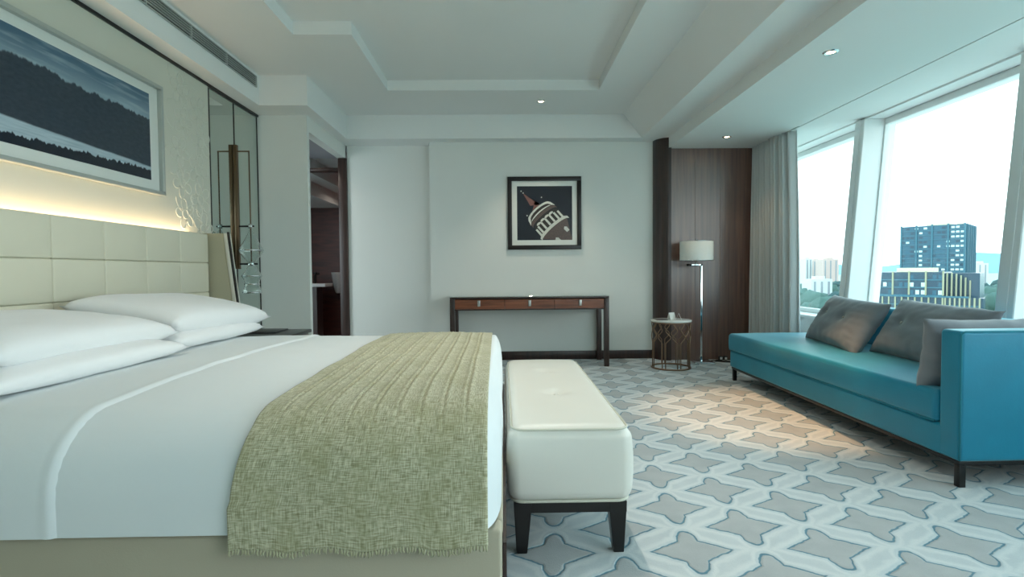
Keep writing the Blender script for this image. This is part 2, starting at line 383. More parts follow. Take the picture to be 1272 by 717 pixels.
def rbox(name, x0, x1, y0, y1, z0, z1, r, step, material, parent=None, fn=None, cut=None):
    """soft rounded box with an even grid; fn displaces points, cut drops faces below that height"""
    def axis(a, b):
        n = max(2, int(math.ceil((b-a-2*r)/step))); c = [a+r+(b-a-2*r)*i/n for i in range(n+1)]
        k = 4; return [a+r-r*math.tan(PI/4*(k-i)/k) for i in range(k)]+c+[b-r+r*math.tan(PI/4*(i+1)/k) for i in range(k)]
    ax, ay, az = axis(x0, x1), axis(y0, y1), axis(z0, z1)
    bm = bmesh.new(); cache = {}
    def vt(i, j, k):
        if (i, j, k) not in cache:
            p = Vector((ax[i], ay[j], az[k])); q = Vector((min(max(p.x, x0+r), x1-r), min(max(p.y, y0+r), y1-r), min(max(p.z, z0+r), z1-r)))
            d = p-q
            if d.length > 1e-9: p = q+d.normalized()*r
            if fn: p = fn(p)
            cache[(i, j, k)] = bm.verts.new(p)
        return cache[(i, j, k)]
    nx, ny, nz = len(ax)-1, len(ay)-1, len(az)-1
    for i in range(nx):
        for j in range(ny):
            for k in (0, nz):
                q = [vt(i, j, k), vt(i+1, j, k), vt(i+1, j+1, k), vt(i, j+1, k)]; bm.faces.new(q if k else q[::-1])
    for i in range(nx):
        for k in range(nz):
            for j in (0, ny):
                q = [vt(i, j, k), vt(i+1, j, k), vt(i+1, j, k+1), vt(i, j, k+1)]; bm.faces.new(q[::-1] if j else q)
    for j in range(ny):
        for k in range(nz):
            for i in (0, nx):
                q = [vt(i, j, k), vt(i, j+1, k), vt(i, j+1, k+1), vt(i, j, k+1)]; bm.faces.new(q if i else q[::-1])
    if cut is not None:
        bmesh.ops.bisect_plane(bm, geom=bm.verts[:]+bm.edges[:]+bm.faces[:], plane_co=(0, 0, cut), plane_no=(0, 0, -1), clear_outer=True)
    return bm_out(name, bm, material, parent, True)
def grid(name, nu, nv, fn, material, parent=None, uvfn=None, thick=0.0):
    v = [fn(i/nu, j/nv) for j in range(nv+1) for i in range(nu+1)]; f = []
    for j in range(nv):
        for i in range(nu):
            a = j*(nu+1)+i; f.append((a, a+1, a+nu+2, a+nu+1))
    uv = [uvfn(i/nu, j/nv) for j in range(nv+1) for i in range(nu+1)] if uvfn else None
    o = mk(name, v, f, material, parent, True, uv)
    if thick:
        md = o.modifiers.new('thickness', 'SOLIDIFY'); md.thickness = thick; md.offset = -1
    return o
def copy_tree(root, loc):
    r = root.copy(); COL.objects.link(r); r.location = loc
    for ch in root.children:
        c = ch.copy(); COL.objects.link(c); c.parent = r
        for g_ in ch.children:
            d = g_.copy(); COL.objects.link(d); d.parent = c
    return r
def struct(o): o['kind'] = 'structure'; return o
def nz3(x, y, z): return noise.noise(Vector((x, y, z)))

# ------------------------------------------------------------------ the room
ZS, Z1, Z2, ZR = 2.68, 2.96, 3.065, 2.56       # soffit, upper ceiling, tray, window-side ceiling
XL, YB, YR, YF = -2.44, 6.56, 6.72, -2.6       # left wall, back wall, its recess, wall behind the camera
struct(box('floor', -5.6, 3.75, YF, 9.6, -0.12, 0, 'star_carpet'))
bpy.data.objects['floor'].data.transform(Matrix.Translation(bpy.data.objects['floor'].location)); bpy.data.objects['floor'].location = (0, 0, 0)

struct(box('wall_left', XL-0.12, XL, YF, 4.515, 0, Z1, 'wall_fabric'))
struct(box('wall_left_alcove', XL-0.12, XL-0.03, 4.515, 5.41, 0, Z1, 'wall_paint'))
struct(box('wall_bathroom_side', XL-0.12, -1.95, 5.41, 5.47, 0, Z1, 'wall_paint'))
struct(box('wall_over_doorway', -2.05, -1.95, 5.47, YR, 2.525, Z1, 'wall_paint'))
struct(box('wall_back', -0.885, 3.22, YB, YB+0.2, 0, Z1, 'wall_paint'))
struct(box('wall_window_return', 3.12, 3.22, YB+0.2, 7.35, 0, Z1, 'wall_paint'))
struct(box('wall_window_end', 3.12, 4.0, 7.35, 7.45, 0, Z1, 'wall_paint'))
struct(box('wall_back_recess', -1.93, -0.885, YR, YR+0.12, 0, Z1, 'wall_paint'))
struct(box('wall_behind_camera', -2.56, 3.6, YF-0.12, YF, 0, Z1, 'wall_paint'))
# ceiling, stepped around the tray
ceil = struct(box('ceiling', -5.6, 4.2, YF-0.12, 9.6, Z2, Z2+0.1, 'ceiling_paint'))
bev = 0.006
boxes('tray_surround', [(-5.6, -1.62, YF, 4.24, Z1, Z2), (-5.6, -1.165, 4.24, 5.53, Z1, Z2), (-5.6, 4.2, 5.53, 9.6, Z1, Z2), (1.01, 4.2, YF, 5.53, Z1, Z2), (-1.62, 1.01, YF, -1.5, Z1, Z2)], 'ceiling_paint', ceil)
box('soffit', XL-0.12, -2.28, YF, 5.10, ZS, Z1, 'ceiling_paint', ceil)
box('soffit', XL-0.12, -1.83, 5.10, 6.38, ZS, Z1, 'ceiling_paint', ceil)
box('soffit', XL-0.12, 1.68, 6.38, YR+0.1, ZS, Z1, 'ceiling_paint', ceil)
prism('soffit', [(1.68, ZS), (4.2, ZS), (4.2, Z1), (1.46, Z1)], YF, 7.45, 'Y', 'ceiling_paint', ceil)
box('dropped_ceiling', 2.0, 3.06, YF, YB, ZR, ZS, 'ceiling_paint', ceil)
box('dropped_ceiling', 3.075, 3.56, YF, 7.35, ZR, ZS, 'ceiling_paint', ceil)
box('curtain_slot', 3.06, 3.075, YF, YB, ZR+0.02, ZS, 'vent_metal', ceil)
box('window_head', 3.54, 4.0, YF, 7.35, ZR-0.015, ZS, 'window_frame', ceil)
# black trim along the top of the left wall, baseboards
struct(box('trim_1', XL, XL+0.012, YF, 5.41, ZS-0.022, ZS, 'black_lacquer'))
bb = struct(box('baseboard_back', -0.885, 1.86, YB-0.018, YB, 0, 0.105, 'dark_walnut', bevel=0.004))
struct(box('baseboard_recess', -1.93, -0.885, YR-0.018, YR, 0, 0.105, 'dark_walnut', bevel=0.004))

# wood lining of the window corner
wp = struct(box('wall_wood', 2.03, 3.22, 6.43, YB, 0, ZR, 'dark_walnut'))
for k, (a, b_) in enumerate([(2.03, 2.335), (2.337, 2.64), (2.642, 2.945), (2.947, 3.22)]):
    box('veneer_panel', a, b_, 6.418, 6.43, 0.0, ZR, 'panel_walnut', wp, 0.001, 1)
prof = [(1.86, 6.56)]+[(1.86+0.16-0.16*math.cos(a), 6.56-0.19*math.sin(a)) for a in [PI/2*i/10 for i in range(11)]]+[(2.032, 6.37), (2.032, 6.56)]
prof = prof[1:]
struct(prism('trim_2', prof, 0, ZS, 'Z', 'dark_walnut'))

# ------------------------------------------------------------------ leaning window wall
LEAN = 0.085
def fx(z, d=0.0): return 3.515+d+LEAN*(z-2.545)
SILL = 0.56
def sheared(name, y0, y1, z0, z1, d0, d1, material, parent=None, bevel=0.0):
    v = [(fx(z0, d0), y0, z0), (fx(z0, d1), y0, z0), (fx(z0, d1), y1, z0), (fx(z0, d0), y1, z0), (fx(z1, d0), y0, z1), (fx(z1, d1), y0, z1), (fx(z1, d1), y1, z1), (fx(z1, d0), y1, z1)]
    return hexa(name, v, material, parent, bevel, 1)
wr = struct(sheared('wall_right', YF, 7.35, 0, SILL, 0.0, 0.32, 'window_frame'))
sheared('window_sill', YF, 7.35, SILL, SILL+0.03, -0.03, 0.24, 'window_frame', wr)
ys = [7.40, 5.27, 3.58, 1.93, 0.28, -1.37, -3.02]
for k in range(6):
    far, near = ys[k]-0.14 if k else 7.35, ys[k+1]
    far = min(far, 7.35); near = max(near, YF)
    w = struct(thing('window_%d' % (k+1), None, None, (fx(SILL+0.03, 0.2), (far+near)/2, SILL+0.03)))
    zt = ZR-0.015
    sheared('window_pane', near+0.014, far-0.014, SILL+0.08, zt-0.06, 0.225, 0.231, 'window_glass', w)
    sheared('bottom_rail', near, far, SILL+0.03, SILL+0.08, 0.20, 0.26, 'window_frame', w, 0.004)
    sheared('top_rail', near, far, zt-0.06, zt, 0.20, 0.26, 'window_frame', w, 0.004)
    sheared('side_rail', near, near+0.014, SILL+0.08, zt-0.06, 0.20, 0.26, 'window_frame', w, 0.003)
    sheared('side_rail', far-0.014, far, SILL+0.08, zt-0.06, 0.20, 0.26, 'window_frame', w, 0.003)
    if k < 5:
        m_ = sheared('mullion', near-0.14, near, SILL+0.03, zt, 0.0, 0.32, 'window_frame', w, 0.006)
        sheared('cover_strip', near-0.095, near-0.06, SILL+0.03, zt, -0.008, 0.0, 'window_frame', m_, 0.002)

# ------------------------------------------------------------------ doorway into the vestibule and the bathroom behind it
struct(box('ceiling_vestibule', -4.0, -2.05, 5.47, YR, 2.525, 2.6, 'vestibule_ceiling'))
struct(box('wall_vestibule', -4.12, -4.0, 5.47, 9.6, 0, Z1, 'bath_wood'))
d1 = struct(thing('door_1', None, None, (-2.3, YR, 0)))
box('door_jamb', -2.035, -1.93, YR-0.04, YR+0.12, 0, 2.52, 'dark_walnut', d1, 0.004)
box('door_head', -2.9, -2.035, YR-0.02, YR+0.10, 2.365, 2.405, 'dark_walnut', d1, 0.004)
box('door_jamb', -2.98, -2.9, YR-0.04, YR+0.12, 0, 2.52, 'dark_walnut', d1, 0.004)
struct(box('wall_bathroom', -4.0, -1.4, 9.3, 9.42, 0, 2.96, 'bath_wood'))
struct(box('wall_bathroom_right', -1.93, -1.85, YR+0.12, 9.3, 0, 2.96, 'bath_wood'))
bs = struct(box('ceiling_bathroom', -4.0, -1.93, YR+0.12, 9.3, 2.62, 2.7, 'ceiling_paint'))
box('soffit_step', -4.0, -2.75, YR+0.12, 9.3, 2.22, 2.62, 'ceiling_paint', bs)
box('soffit_step', -2.75, -2.52, YR+0.12, 9.3, 2.42, 2.62, 'ceiling_paint', bs)
LATE_LIGHTS = [(-2.33, 6.35, 2.525, 'small downlight in the grey ceiling inside the doorway', 5), (-2.12, 8.6, 2.62, 'added unseen downlight brightening the bathroom behind the doorway', 14)]  # second one is added, hidden behind the jamb to brighten the bathroom
vb = thing('vanity_counter', 'white washbasin counter seen through the dark doorway', 'counter', (-3.3, 8.6, 0))
box('counter_top', -3.95, -2.74, 8.25, 8.62, 0.88, 0.93, 'ceramic_white', vb, 0.006)
box('cabinet', -3.95, -2.90, 8.32, 8.60, 0.0, 0.88, 'dark_walnut', vb)
fa = thing('faucet', 'small black tap standing on the white washbasin counter', 'faucet', (-2.98, 8.45, 0.93))
tube('spout', [(-2.98, 8.5, 0.93), (-2.98, 8.5, 1.05), (-2.95, 8.47, 1.09), (-2.90, 8.42, 1.08)], 0.02, 'black_lacquer', fa)
box('handle', -3.01, -2.95, 8.47, 8.53, 1.085, 1.105, 'black_lacquer', fa, 0.004)
def basin_v(u, v):
    a = -PI/2+PI*u; r = 0.10*(0.35+0.65*v**0.5); return (-2.86+r*math.sin(a), 9.29-0.22*(0.25+0.75*v)*math.cos(a), 0.74+0.36*v)
grid('wall_basin', 16, 14, basin_v, 'ceramic_white', None, thick=0.012)
tag(bpy.data.objects['wall_basin'], 'white curved ceramic fixture on the far brown bathroom wall', 'basin')

# ------------------------------------------------------------------ mirrored closet on the left wall
mc = thing('mirror_closet', 'two mirrored closet doors with thin dark frames beside the headboard', 'closet', (XL, 4.96, 0))
for a, b_ in ((4.535, 4.938), (4.948, 5.395)):
    d = box('mirror_door', XL-0.012, XL-0.004, a, b_, 0.02, ZS-0.03, 'mirror_glass', mc)
    boxes('door_edge', [(XL-0.012, XL-0.002, a-0.006, a+0.004, 0.02, ZS-0.03), (XL-0.012, XL-0.002, b_-0.004, b_+0.006, 0.02, ZS-0.03)], 'dark_metal', d)
box('side_frame', XL-0.03, XL-0.002, 4.517, 4.529, 0, ZS-0.025, 'black_lacquer', mc)
box('side_frame', XL-0.03, XL-0.002, 5.400, 5.41, 0, ZS-0.025, 'dark_metal', mc)
box('carcass', XL-0.03, XL-0.013, 4.52, 5.405, 0, ZS-0.025, 'dark_metal', mc)

# bracket lamp with blown glass, fixed on the mirror
bl = thing('bracket_lamp', 'bronze bracket lamp with stacked clear glass vessels on the mirror', 'lamp', (XL+0.02, 4.925, 1.13))
box('back_bar', XL-0.0015, XL+0.032, 4.905, 4.945, 1.14, 2.27, 'bronze', bl, 0.003)
XA = XL+0.135
box('top_arm', XL+0.03, XA+0.006, 4.919, 4.931, 2.205, 2.217, 'bronze', bl, 0.002)
axis_cyl('drop_rod', (XA, 4.925, 2.21), (XA, 4.925, 1.20), 0.006, 'bronze', bl)
axis_cyl('lower_arm', (XL+0.03, 4.925, 1.53), (XA+0.03, 4.925, 1.53), 0.008, 'dark_metal', bl)
axis_cyl('lower_arm', (XL+0.03, 4.925, 1.185), (XA+0.055, 4.925, 1.185), 0.008, 'dark_metal', bl)
lathe('collar', [(0.001, -0.02), (0.02, -0.02), (0.02, 0.02), (0.001, 0.02)], (XA, 4.925, 1.53), 'chrome', bl, 16)
lathe('collar', [(0.001, -0.02), (0.026, -0.02), (0.026, 0.02), (0.001, 0.02)], (XA, 4.925, 1.185), 'chrome', bl, 16)
gp = [(0.012, 1.50), (0.03, 1.46), (0.065, 1.39), (0.10, 1.33), (0.105, 1.31), (0.10, 1.29), (0.065, 1.24), (0.035, 1.205), (0.032, 1.17), (0.05, 1.13), (0.082, 1.09), (0.086, 1.075), (0.075, 1.05), (0.062, 1.02), (0.062, 0.99), (0.075, 0.955), (0.082, 0.93), (0.075, 0.915), (0.001, 0.912)]
lathe('glass_vessel', gp, (XA, 4.925, 0), 'clear_glass', bl, 28)
for zz, rr_ in ((1.31, 0.104), (1.075, 0.085), (1.0, 0.063), (0.925, 0.08)):
    lathe('glass_band', [(rr_-0.004, zz-0.006), (rr_+0.004, zz-0.006), (rr_+0.004, zz+0.006), (rr_-0.004, zz+0.006), (rr_-0.004, zz-0.006)], (XA, 4.925, 0), 'chrome', bl, 28)

# plaster flower relief on the left wall
def motif(yc, zc, s, rot):
    out = []
    def T(y, z):
        c, q = math.cos(rot), math.sin(rot); return (XL+0.0005, yc+s*(c*y-q*z), zc+s*(q*y+c*z))
    out.append(([T(0.035*math.cos(a), 0.035*math.sin(a)) for a in [2*PI*i/14 for i in range(14)]], 0.0045, True))
    out.append(([T((0.02+0.010*i/3)*math.cos(i*0.7), (0.02+0.010*i/3)*math.sin(i*0.7)+0.0) for i in range(9)], 0.0035, False))
    for k in range(5):
        a0 = 2*PI*k/5
        pet = []
        for i in range(13):
            t = i/12; a = a0+(t-0.5)*1.15; r = 0.045+0.075*math.sin(PI*t)**0.7
            pet.append(T(r*math.cos(a), r*math.sin(a)))
        out.append((pet, 0.0045, False))
    for sgn in (1, -1):
        out.append(([T(sgn*(0.10+0.05*t*math.cos(3.2*t)), 0.10+0.13*t*math.sin(2.2*t)) for t in [i/11 for i in range(12)]], 0.004, False))
    return out
rel = bpy.data.objects['wall_left']
for i in range(5):
    for j, (dy, sc_, ro) in enumerate(((4.13, 1.0, 0.3+i), (4.37, 1.15, 1.1+0.7*i))):
        tubes('flower_relief', motif(dy+0.03*math.sin(i*2.1), 2.50-0.235*i-0.10*j, sc_, ro), 'relief_plaster', rel, 6)

# air grille in the soffit
vg = thing('air_grille', 'long white air grille with dark slots high above the headboard', 'vent', (-2.28, 4.05, 2.83))
box('backing', -2.279, -2.2775, 3.0, 5.03, 2.833, 2.925, 'vent_dark', vg)
for z in (2.829, 2.8505, 2.869, 2.8875, 2.906, 2.925):
    t = 0.006
    box('slat', -2.278, -2.266, 3.0, 5.03, z-t/2, z+t/2, 'vent_metal', vg)
for y in (3.0, 3.5, 4.0, 4.5, 5.03):
    box('divider', -2.278, -2.265, y-0.006, y+0.006, 2.826, 2.928, 'vent_metal', vg)

# ------------------------------------------------------------------ downlights
def downlight(x, y, z, label, power, cone=1.6, warm=(1.0, 0.70, 0.42), blend=0.7, aim=None):
    t = thing('downlight', label, 'downlight', (x, y, z), 'recessed ceiling downlights')
    lathe('trim_ring', [(0.026, 0.0), (0.030, -0.006), (0.044, -0.007), (0.050, 0.0)], (x, y, z), 'chrome', t, 28)
    lathe('lens', [(0.0001, -0.002), (0.027, -0.002)], (x, y, z), 'downlight_lens', t, 20)
    d = bpy.data.lights.new('downlight_beam', 'SPOT'); d.energy = power; d.color = warm; d.spot_size = cone; d.spot_blend = blend; d.shadow_soft_size = 0.03
    o = bpy.data.objects.new('downlight_beam', d); COL.objects.link(o); o.parent = t; o.location = (0, 0, -0.02)
    if aim: o.rotation_euler = (Vector(aim)-Vector((x, y, z))).to_track_quat('-Z', 'Y').to_euler()
downlight(0.437, 5.89, Z1, 'small lit downlight in the ceiling above the square framed picture', 25, 1.6, (1.0, 0.85, 0.68))
downlight(2.229, 3.60, ZR, 'lit downlight in the white ceiling above the teal sofa', 115, 0.80, (1.0, 0.58, 0.28), 0.7, (1.98, 3.95, 0.0))
downlight(2.487, 5.87, ZR, 'lit downlight in the white ceiling before the dark wood panelling', 6)
downlight(0.30, 2.75, Z2, 'downlight in the raised tray ceiling above the cream bench', 62, 1.7, (1.0, 0.90, 0.78), 1.0)
downlight(-1.05, 2.45, Z2, 'added unseen downlight in the tray ceiling to light the bed', 18, 2.2, (1.0, 0.94, 0.88), 1.0)  # added out of view for extra light on the bed

for (x_, y_, z_, lb, pw_) in LATE_LIGHTS: downlight(x_, y_, z_, lb, pw_, 2.6, (1.0, 0.9, 0.8), 1.0)

# ------------------------------------------------------------------ headboard with wing
hb = thing('headboard', 'cream leather headboard of square padded panels along the left wall', 'headboard', (-2.37, 2.44, 0.0))
box('backing', -2.395, -2.365, 0.6, 4.275, 0.0, 1.40, 'headboard_leather', hb)
cols = [4.275-0.3675*i for i in range(11)]; rows = [1.415, 1.185, 0.955, 0.725, 0.495, 0.265]
pm = None
for i in range(10):
    for k in range(5):
        yc = (cols[i]+cols[i+1])/2; zc = (rows[k]+rows[k+1])/2
        if pm is None:
            def puff(p, yc=yc, zc=zc):
                if p.x > -2.352:
                    a = (p.y-yc)/0.184; b_ = (p.z-zc)/0.115; return Vector((p.x+0.012*max(0, 1-a*a)*max(0, 1-b_*b_), p.y, p.z))
                return p
            pm = rbox('padded_panel', -2.366, -2.338, yc-0.1832, yc+0.1832, zc-0.1145, zc+0.1145, 0.010, 0.045, 'headboard_leather', hb, puff); y0_, z0_ = yc, zc
        else:
            c = pm.copy(); COL.objects.link(c); c.parent = hb; c.location = (0, yc-y0_, zc-z0_)
wg = thing('headboard_wing', 'beige leather wing panel with sloping edge at the far end of the headboard', 'panel', (-2.3, 4.32, 0))
prism('wing_panel', [(-2.395, 0.0), (-2.065, 0.0), (-2.225, 1.42), (-2.395, 1.42)], 4.285, 4.345, 'Y', 'wing_leather', wg, 0.006)
prism('wing_edge', [(-2.065, 0.0), (-2.035, 0.0), (-2.195, 1.42), (-2.225, 1.42)], 4.280, 4.350, 'Y', 'wing_piping', wg, 0.006)
prism('wing_trim', [(-2.034, 0.0), (-2.022, 0.0), (-2.182, 1.43), (-2.194, 1.43)], 4.283, 4.303, 'Y', 'black_lacquer', wg)
cl = thing('cove_light', 'warm light strip hidden behind the top of the headboard', 'light strip', (-2.41, 2.44, 1.34))
box('strip', -2.42, -2.40, 0.7, 4.2, 1.335, 1.345, 'cove_strip', cl)
def cove_lamp():
    d = bpy.data.lights.new('cove_glow', 'AREA'); d.shape = 'RECTANGLE'; d.size = 0.03; d.size_y = 3.5; d.energy = 5; d.color = (1.0, 0.74, 0.48)
    o = bpy.data.objects.new('cove_glow', d); COL.objects.link(o); o.parent = cl; o.location = (0, 0, 0.02); o.rotation_euler = (PI, 0, 0)
cove_lamp()

# ------------------------------------------------------------------ large landscape picture on the left wall
lp = thing('landscape_picture', 'wide picture of a misty lake and dark hills in a pale frame over the headboard', 'picture', (XL, 2.7, 1.65))
PY0, PY1, PZ0, PZ1 = 1.02, 3.855, 1.655, 2.425
def frame_x(name, y0, y1, z0, z1, wdt, xa, xb, material, parent):
    for (a, b_, c, d) in ((y0, y1, z1-wdt, z1), (y0, y1, z0, z0+wdt), (y0, y0+wdt, z0+wdt, z1-wdt), (y1-wdt, y1, z0+wdt, z1-wdt)):
        box(name, xa, xb, a, b_, c, d, material, parent, 0.003)
frame_x('frame_rail', PY0, PY1, PZ0, PZ1, 0.026, XL, XL+0.045, 'frame_silver', lp)
box('mount', XL+0.002, XL+0.015, PY0+0.02, PY1-0.02, PZ0+0.02, PZ1-0.02, 'mount_board', lp)
mk('print', [(XL+0.017, PY0+0.10, PZ0+0.095), (XL+0.017, PY1-0.115, PZ0+0.095), (XL+0.017, PY1-0.115, PZ1-0.085), (XL+0.017, PY0+0.10, PZ1-0.085)], [(0, 1, 2, 3)], 'misty_lake_print', lp, uvs=[(-0.8, 0), (1, 0), (1, 1), (-0.8, 1)])

# ------------------------------------------------------------------ square tower picture on the back wall
sp_ = thing('tower_picture', 'square black framed night picture of a tilted tower on the back wall', 'picture', (0.52, YB, 1.36))
SX0, SX1, SZ0, SZ1 = 0.068, 0.972, 1.362, 2.252
for (a, b_, c, d) in ((SX0, SX1, SZ1-0.052, SZ1), (SX0, SX1, SZ0, SZ0+0.052), (SX0, SX0+0.052, SZ0+0.052, SZ1-0.052), (SX1-0.052, SX1, SZ0+0.052, SZ1-0.052)):
    box('frame_rail', a, b_, YB-0.035, YB, c, d, 'frame_black', sp_, 0.003)
box('mount', SX0+0.045, SX1-0.045, YB-0.018, YB, SZ0+0.045, SZ1-0.045, 'mount_board', sp_)
def tower_print():
    x0, x1, z0, z1 = SX0+0.115, SX1-0.112, SZ0+0.115, SZ1-0.115
    V, Fc, MI = [], [], []; layer = [0]
    def poly(pts, mi):
        layer[0] += 1; yy = YB-0.0185-0.00004*layer[0]; k = len(V)
        for (u, v) in pts:
            u = min(max(u, 0), 1); v = min(max(v, 0), 1); V.append((x0+(x1-x0)*u, yy, z0+(z1-z0)*v))
        Fc.append(tuple(range(k, k+len(pts)))); MI.append(mi)
    poly([(0, 0), (1, 0), (1, 1), (0, 1)], 0)
    # tower axis from lower right to upper left; (s along axis, w across)
    A = Vector((0.69, 0.21)); D = Vector((-0.66, 0.75)).normalized(); N = Vector((D.y, -D.x))
    def q(s, w): p = A+D*s+N*w; return (p.x, p.y)
    def ell(s, hw, bulge, n=16): return [q(s+bulge*math.sqrt(max(0, 1-t*t)), hw*t) for t in [-1+2*i/n for i in range(n+1)]]
    poly(ell(0.0, 0.29, 0.07)+[q(-0.6, 0.27), q(-0.6, -0.27)], 4)                                   # drum
    for (s_, w) in ((-0.19, -0.10), (-0.14, 0.15)):
        poly([q(s_-0.05, w-0.03), q(s_-0.05, w+0.03), q(s_+0.03, w+0.035), q(s_+0.06, w), q(s_+0.03, w-0.035)], 2)
    poly(ell(0.04, 0.30, 0.07)+ell(0.26, 0.27, 0.07)[::-1], 3)                                       # open gallery in shade
    for t in (-0.93, -0.72, -0.40, -0.05, 0.30, 0.62, 0.88):
        b0 = 0.07*math.sqrt(1-t*t); c = 0.285*t; poly([q(0.04+b0, c-0.020), q(0.04+b0, c+0.020), q(0.19+b0, c+0.018), q(0.19+b0, c-0.018)], 2)
    for t in (-0.56, -0.22, 0.13, 0.46):
        b0 = 0.07*math.sqrt(1-t*t); c = 0.285*t; poly([q(0.20+b0+0.03*math.sin(a), c+0.05*math.cos(a)) for a in [PI*i/8 for i in range(9)]]+[q(0.19+b0, c-0.05+0.018), q(0.19+b0, c+0.032)], 2)
    poly(ell(-0.02, 0.325, 0.07)+ell(0.035, 0.325, 0.07)[::-1], 2)                                   # lower ring
    poly(ell(0.27, 0.29, 0.07)+ell(0.33, 0.28, 0.07)[::-1], 4)
    poly(ell(0.33, 0.29, 0.08)+ell(0.43, 0.265, 0.09)[::-1], 2)                                      # parapet
    poly(ell(0.355, 0.25, 0.08)+ell(0.40, 0.235, 0.085)[::-1], 3)
    poly(ell(0.50, 0.115, 0.03)[::-1]+[q(0.62, 0.055), q(0.86, 0.006), q(0.86, -0.006), q(0.62, -0.055)], 1)   # cone roof
    for (s_, w) in ((0.88, 0.005), (0.93, 0.0), (0.60, 0.20), (0.52, -0.22)):
        poly([q(s_+0.012*math.cos(a), w+0.012*math.sin(a)) for a in [2*PI*i/8 for i in range(8)]], 2)
    mk('print', V, Fc, ['print_night', 'print_rose', 'print_stone', 'print_shadow', 'print_wall'], sp_, midx=MI)
tower_print()

# ------------------------------------------------------------------ bed
BX0, BX1, BY0, BY1 = -2.33, 0.0, 1.385, 3.50
bed = thing('bed', 'wide bed base upholstered in beige leather under the white bedding', 'bed', (-1.15, 2.44, 0))
box('side_rail', BX0+0.02, BX1-0.008, BY0+0.02, BY0+0.09, 0.04, 0.405, 'bed_leather', bed, 0.012, 3)
box('side_rail', BX0+0.02, BX1-0.008, BY1-0.09, BY1-0.02, 0.04, 0.405, 'bed_leather', bed, 0.012, 3)
box('foot_rail', BX1-0.075, BX1-0.006, BY0+0.09, BY1-0.09, 0.04, 0.405, 'bed_leather', bed, 0.012, 3)
box('plinth', BX0+0.05, BX1-0.03, BY0+0.05, BY1-0.05, 0.0, 0.04, 'black_lacquer', bed)
box('foot_trim', BX1-0.006, BX1+0.004, BY0+0.04, BY1-0.04, 0.0, 0.36, 'dark_walnut', bed)
YC, HWB = (BY0+BY1)/2, (BY1-BY0)/2
ZT = 0.696; RB = 0.19; SXF = 3.4   # shoulder radius; the foot end turns over more tightly
def dome(x, y): return 0.026*max(0, 1-((y-YC)/HWB)**2)**0.8*(1-0.55*min(1, max(0, (-1.1-x)/0.5)))
def bedfn(p):
    k = min(1, max(0, (p.z-0.42)/0.24)); p = p.copy()
    w = 0.006*nz3(p.x*2.2, p.y*2.2, p.z*2)+0.003*nz3(p.x*6, p.y*6, 1)
    p.z += k*(dome(p.x, p.y)+w)
    if p.y < BY0+0.05: p.y += 0.010*nz3(p.x*3, 0, p.z*1.5)*(1-0.4*k)
    if p.x > BX1-0.04: p.x += 0.010*nz3(p.y*3, 4, p.z*2)-0.006
    return p
dv = rbox('duvet', (BX0+0.05)*SXF, (BX1-0.002)*SXF, BY0, BY1, 0.06, ZT, RB, 0.06, 'white_linen', None, lambda p: bedfn(Vector((p.x/SXF, p.y, p.z))), 0.412)
tag(dv, 'smooth white duvet spread over the wide bed', 'duvet')
# turned-back sheet: slightly proud of the duvet with a rolled edge
def sheet_section(x, off):
    """bed outline in the Y-Z plane from the near hem over the top to the far hem, lifted by off"""
    r = RB; ya, yb = BY0+r, BY1-r; zt = ZT-r; d = max(0, x*SXF-((BX1-0.002)*SXF-r)); rho = math.sqrt(max(0.0004, r*r-d*d))+off; pts = []
    n1 = 14
    for i in range(n1+1): pts.append((ya-rho, 0.413+(zt-0.413)*i/n1))
    for i in range(1, 10): a = PI/2*i/10; pts.append((ya-rho*math.cos(a), zt+rho*math.sin(a)))
    n2 = 50
    for i in range(n2+1): pts.append((ya+(yb-ya)*i/n2, zt+rho))
    for i in range(1, 10): a = PI/2*(1-i/10); pts.append((yb+rho*math.cos(a), zt+rho*math.sin(a)))
    for i in range(n1+1): pts.append((yb+rho, zt-(zt-0.413)*i/n1))
    return pts
NS = len(sheet_section(-1, 0))-1
def on_bed(x, j, off, zlow=None):
    y, z = sheet_section(x, off)[j]
    if zlow is not None and z < ZT-RB: z = (ZT-RB)-(ZT-RB-z)*(ZT-RB-zlow)/(ZT-RB-0.413)
    p = bedfn(Vector((x, y, z))) if z >= 0.412 else Vector((x, y+0.010*nz3(x*3, 0, 0.6), z)); return p
def sheet_fn(u, v):
    j = round(v*NS); y_ = sheet_section(-1, 0)[j][0]
    xe = -1.17+0.03*math.sin(y_*2.1)+0.012*nz3(y_*4, 3, 0)
    x = -2.24+(xe+2.24)*u
    off = 0.007 if u < 0.97 else 0.007+0.003*math.sin((u-0.97)/0.03*PI)-0.008*max(0, (u-0.985)/0.015)
    return on_bed(x, j, off)
sh = grid('turned_back_sheet', 90, NS, sheet_fn, 'white_linen', dv)
# woven runner
RX0, RX1 = -0.692, -0.045
def runner_fn(u, v):
    j = round(v*NS); x = RX0+(RX1-RX0)*u; y_ = sheet_section(-1, 0)[j][0]
    rib = [0.10, 0.20, 0.29, 0.40, 0.50, 0.60, 0.70, 0.80, 0.90]
    wob = 0.010*nz3(y_*2.5, u*3, 5)
    c = min(abs(u+wob-k) for k in rib); top = min(1, max(0, (y_-BY0-0.02)/0.25)); off = 0.013+0.004*top*max(0, 1-(c/0.03)**2)-0.007*top*math.exp(-(c/0.006)**2)+0.003*nz3(x*9, y_*4, 7)
    x += -0.030*(1-u)*(1 if j < 12 else max(0, 1-(j-12)/8))-0.012*(y_-1.4)*u-0.015*(1-u)*max(0, (y_-2.4))
    return on_bed(x, j, off, 0.372+0.006*math.sin(u*21)+0.004*nz3(u*20, 0, 0))
arc = [0.0]
_s = sheet_section(-1, 0)
for k in range(1, NS+1): arc.append(arc[-1]+math.dist(_s[k], _s[k-1]))
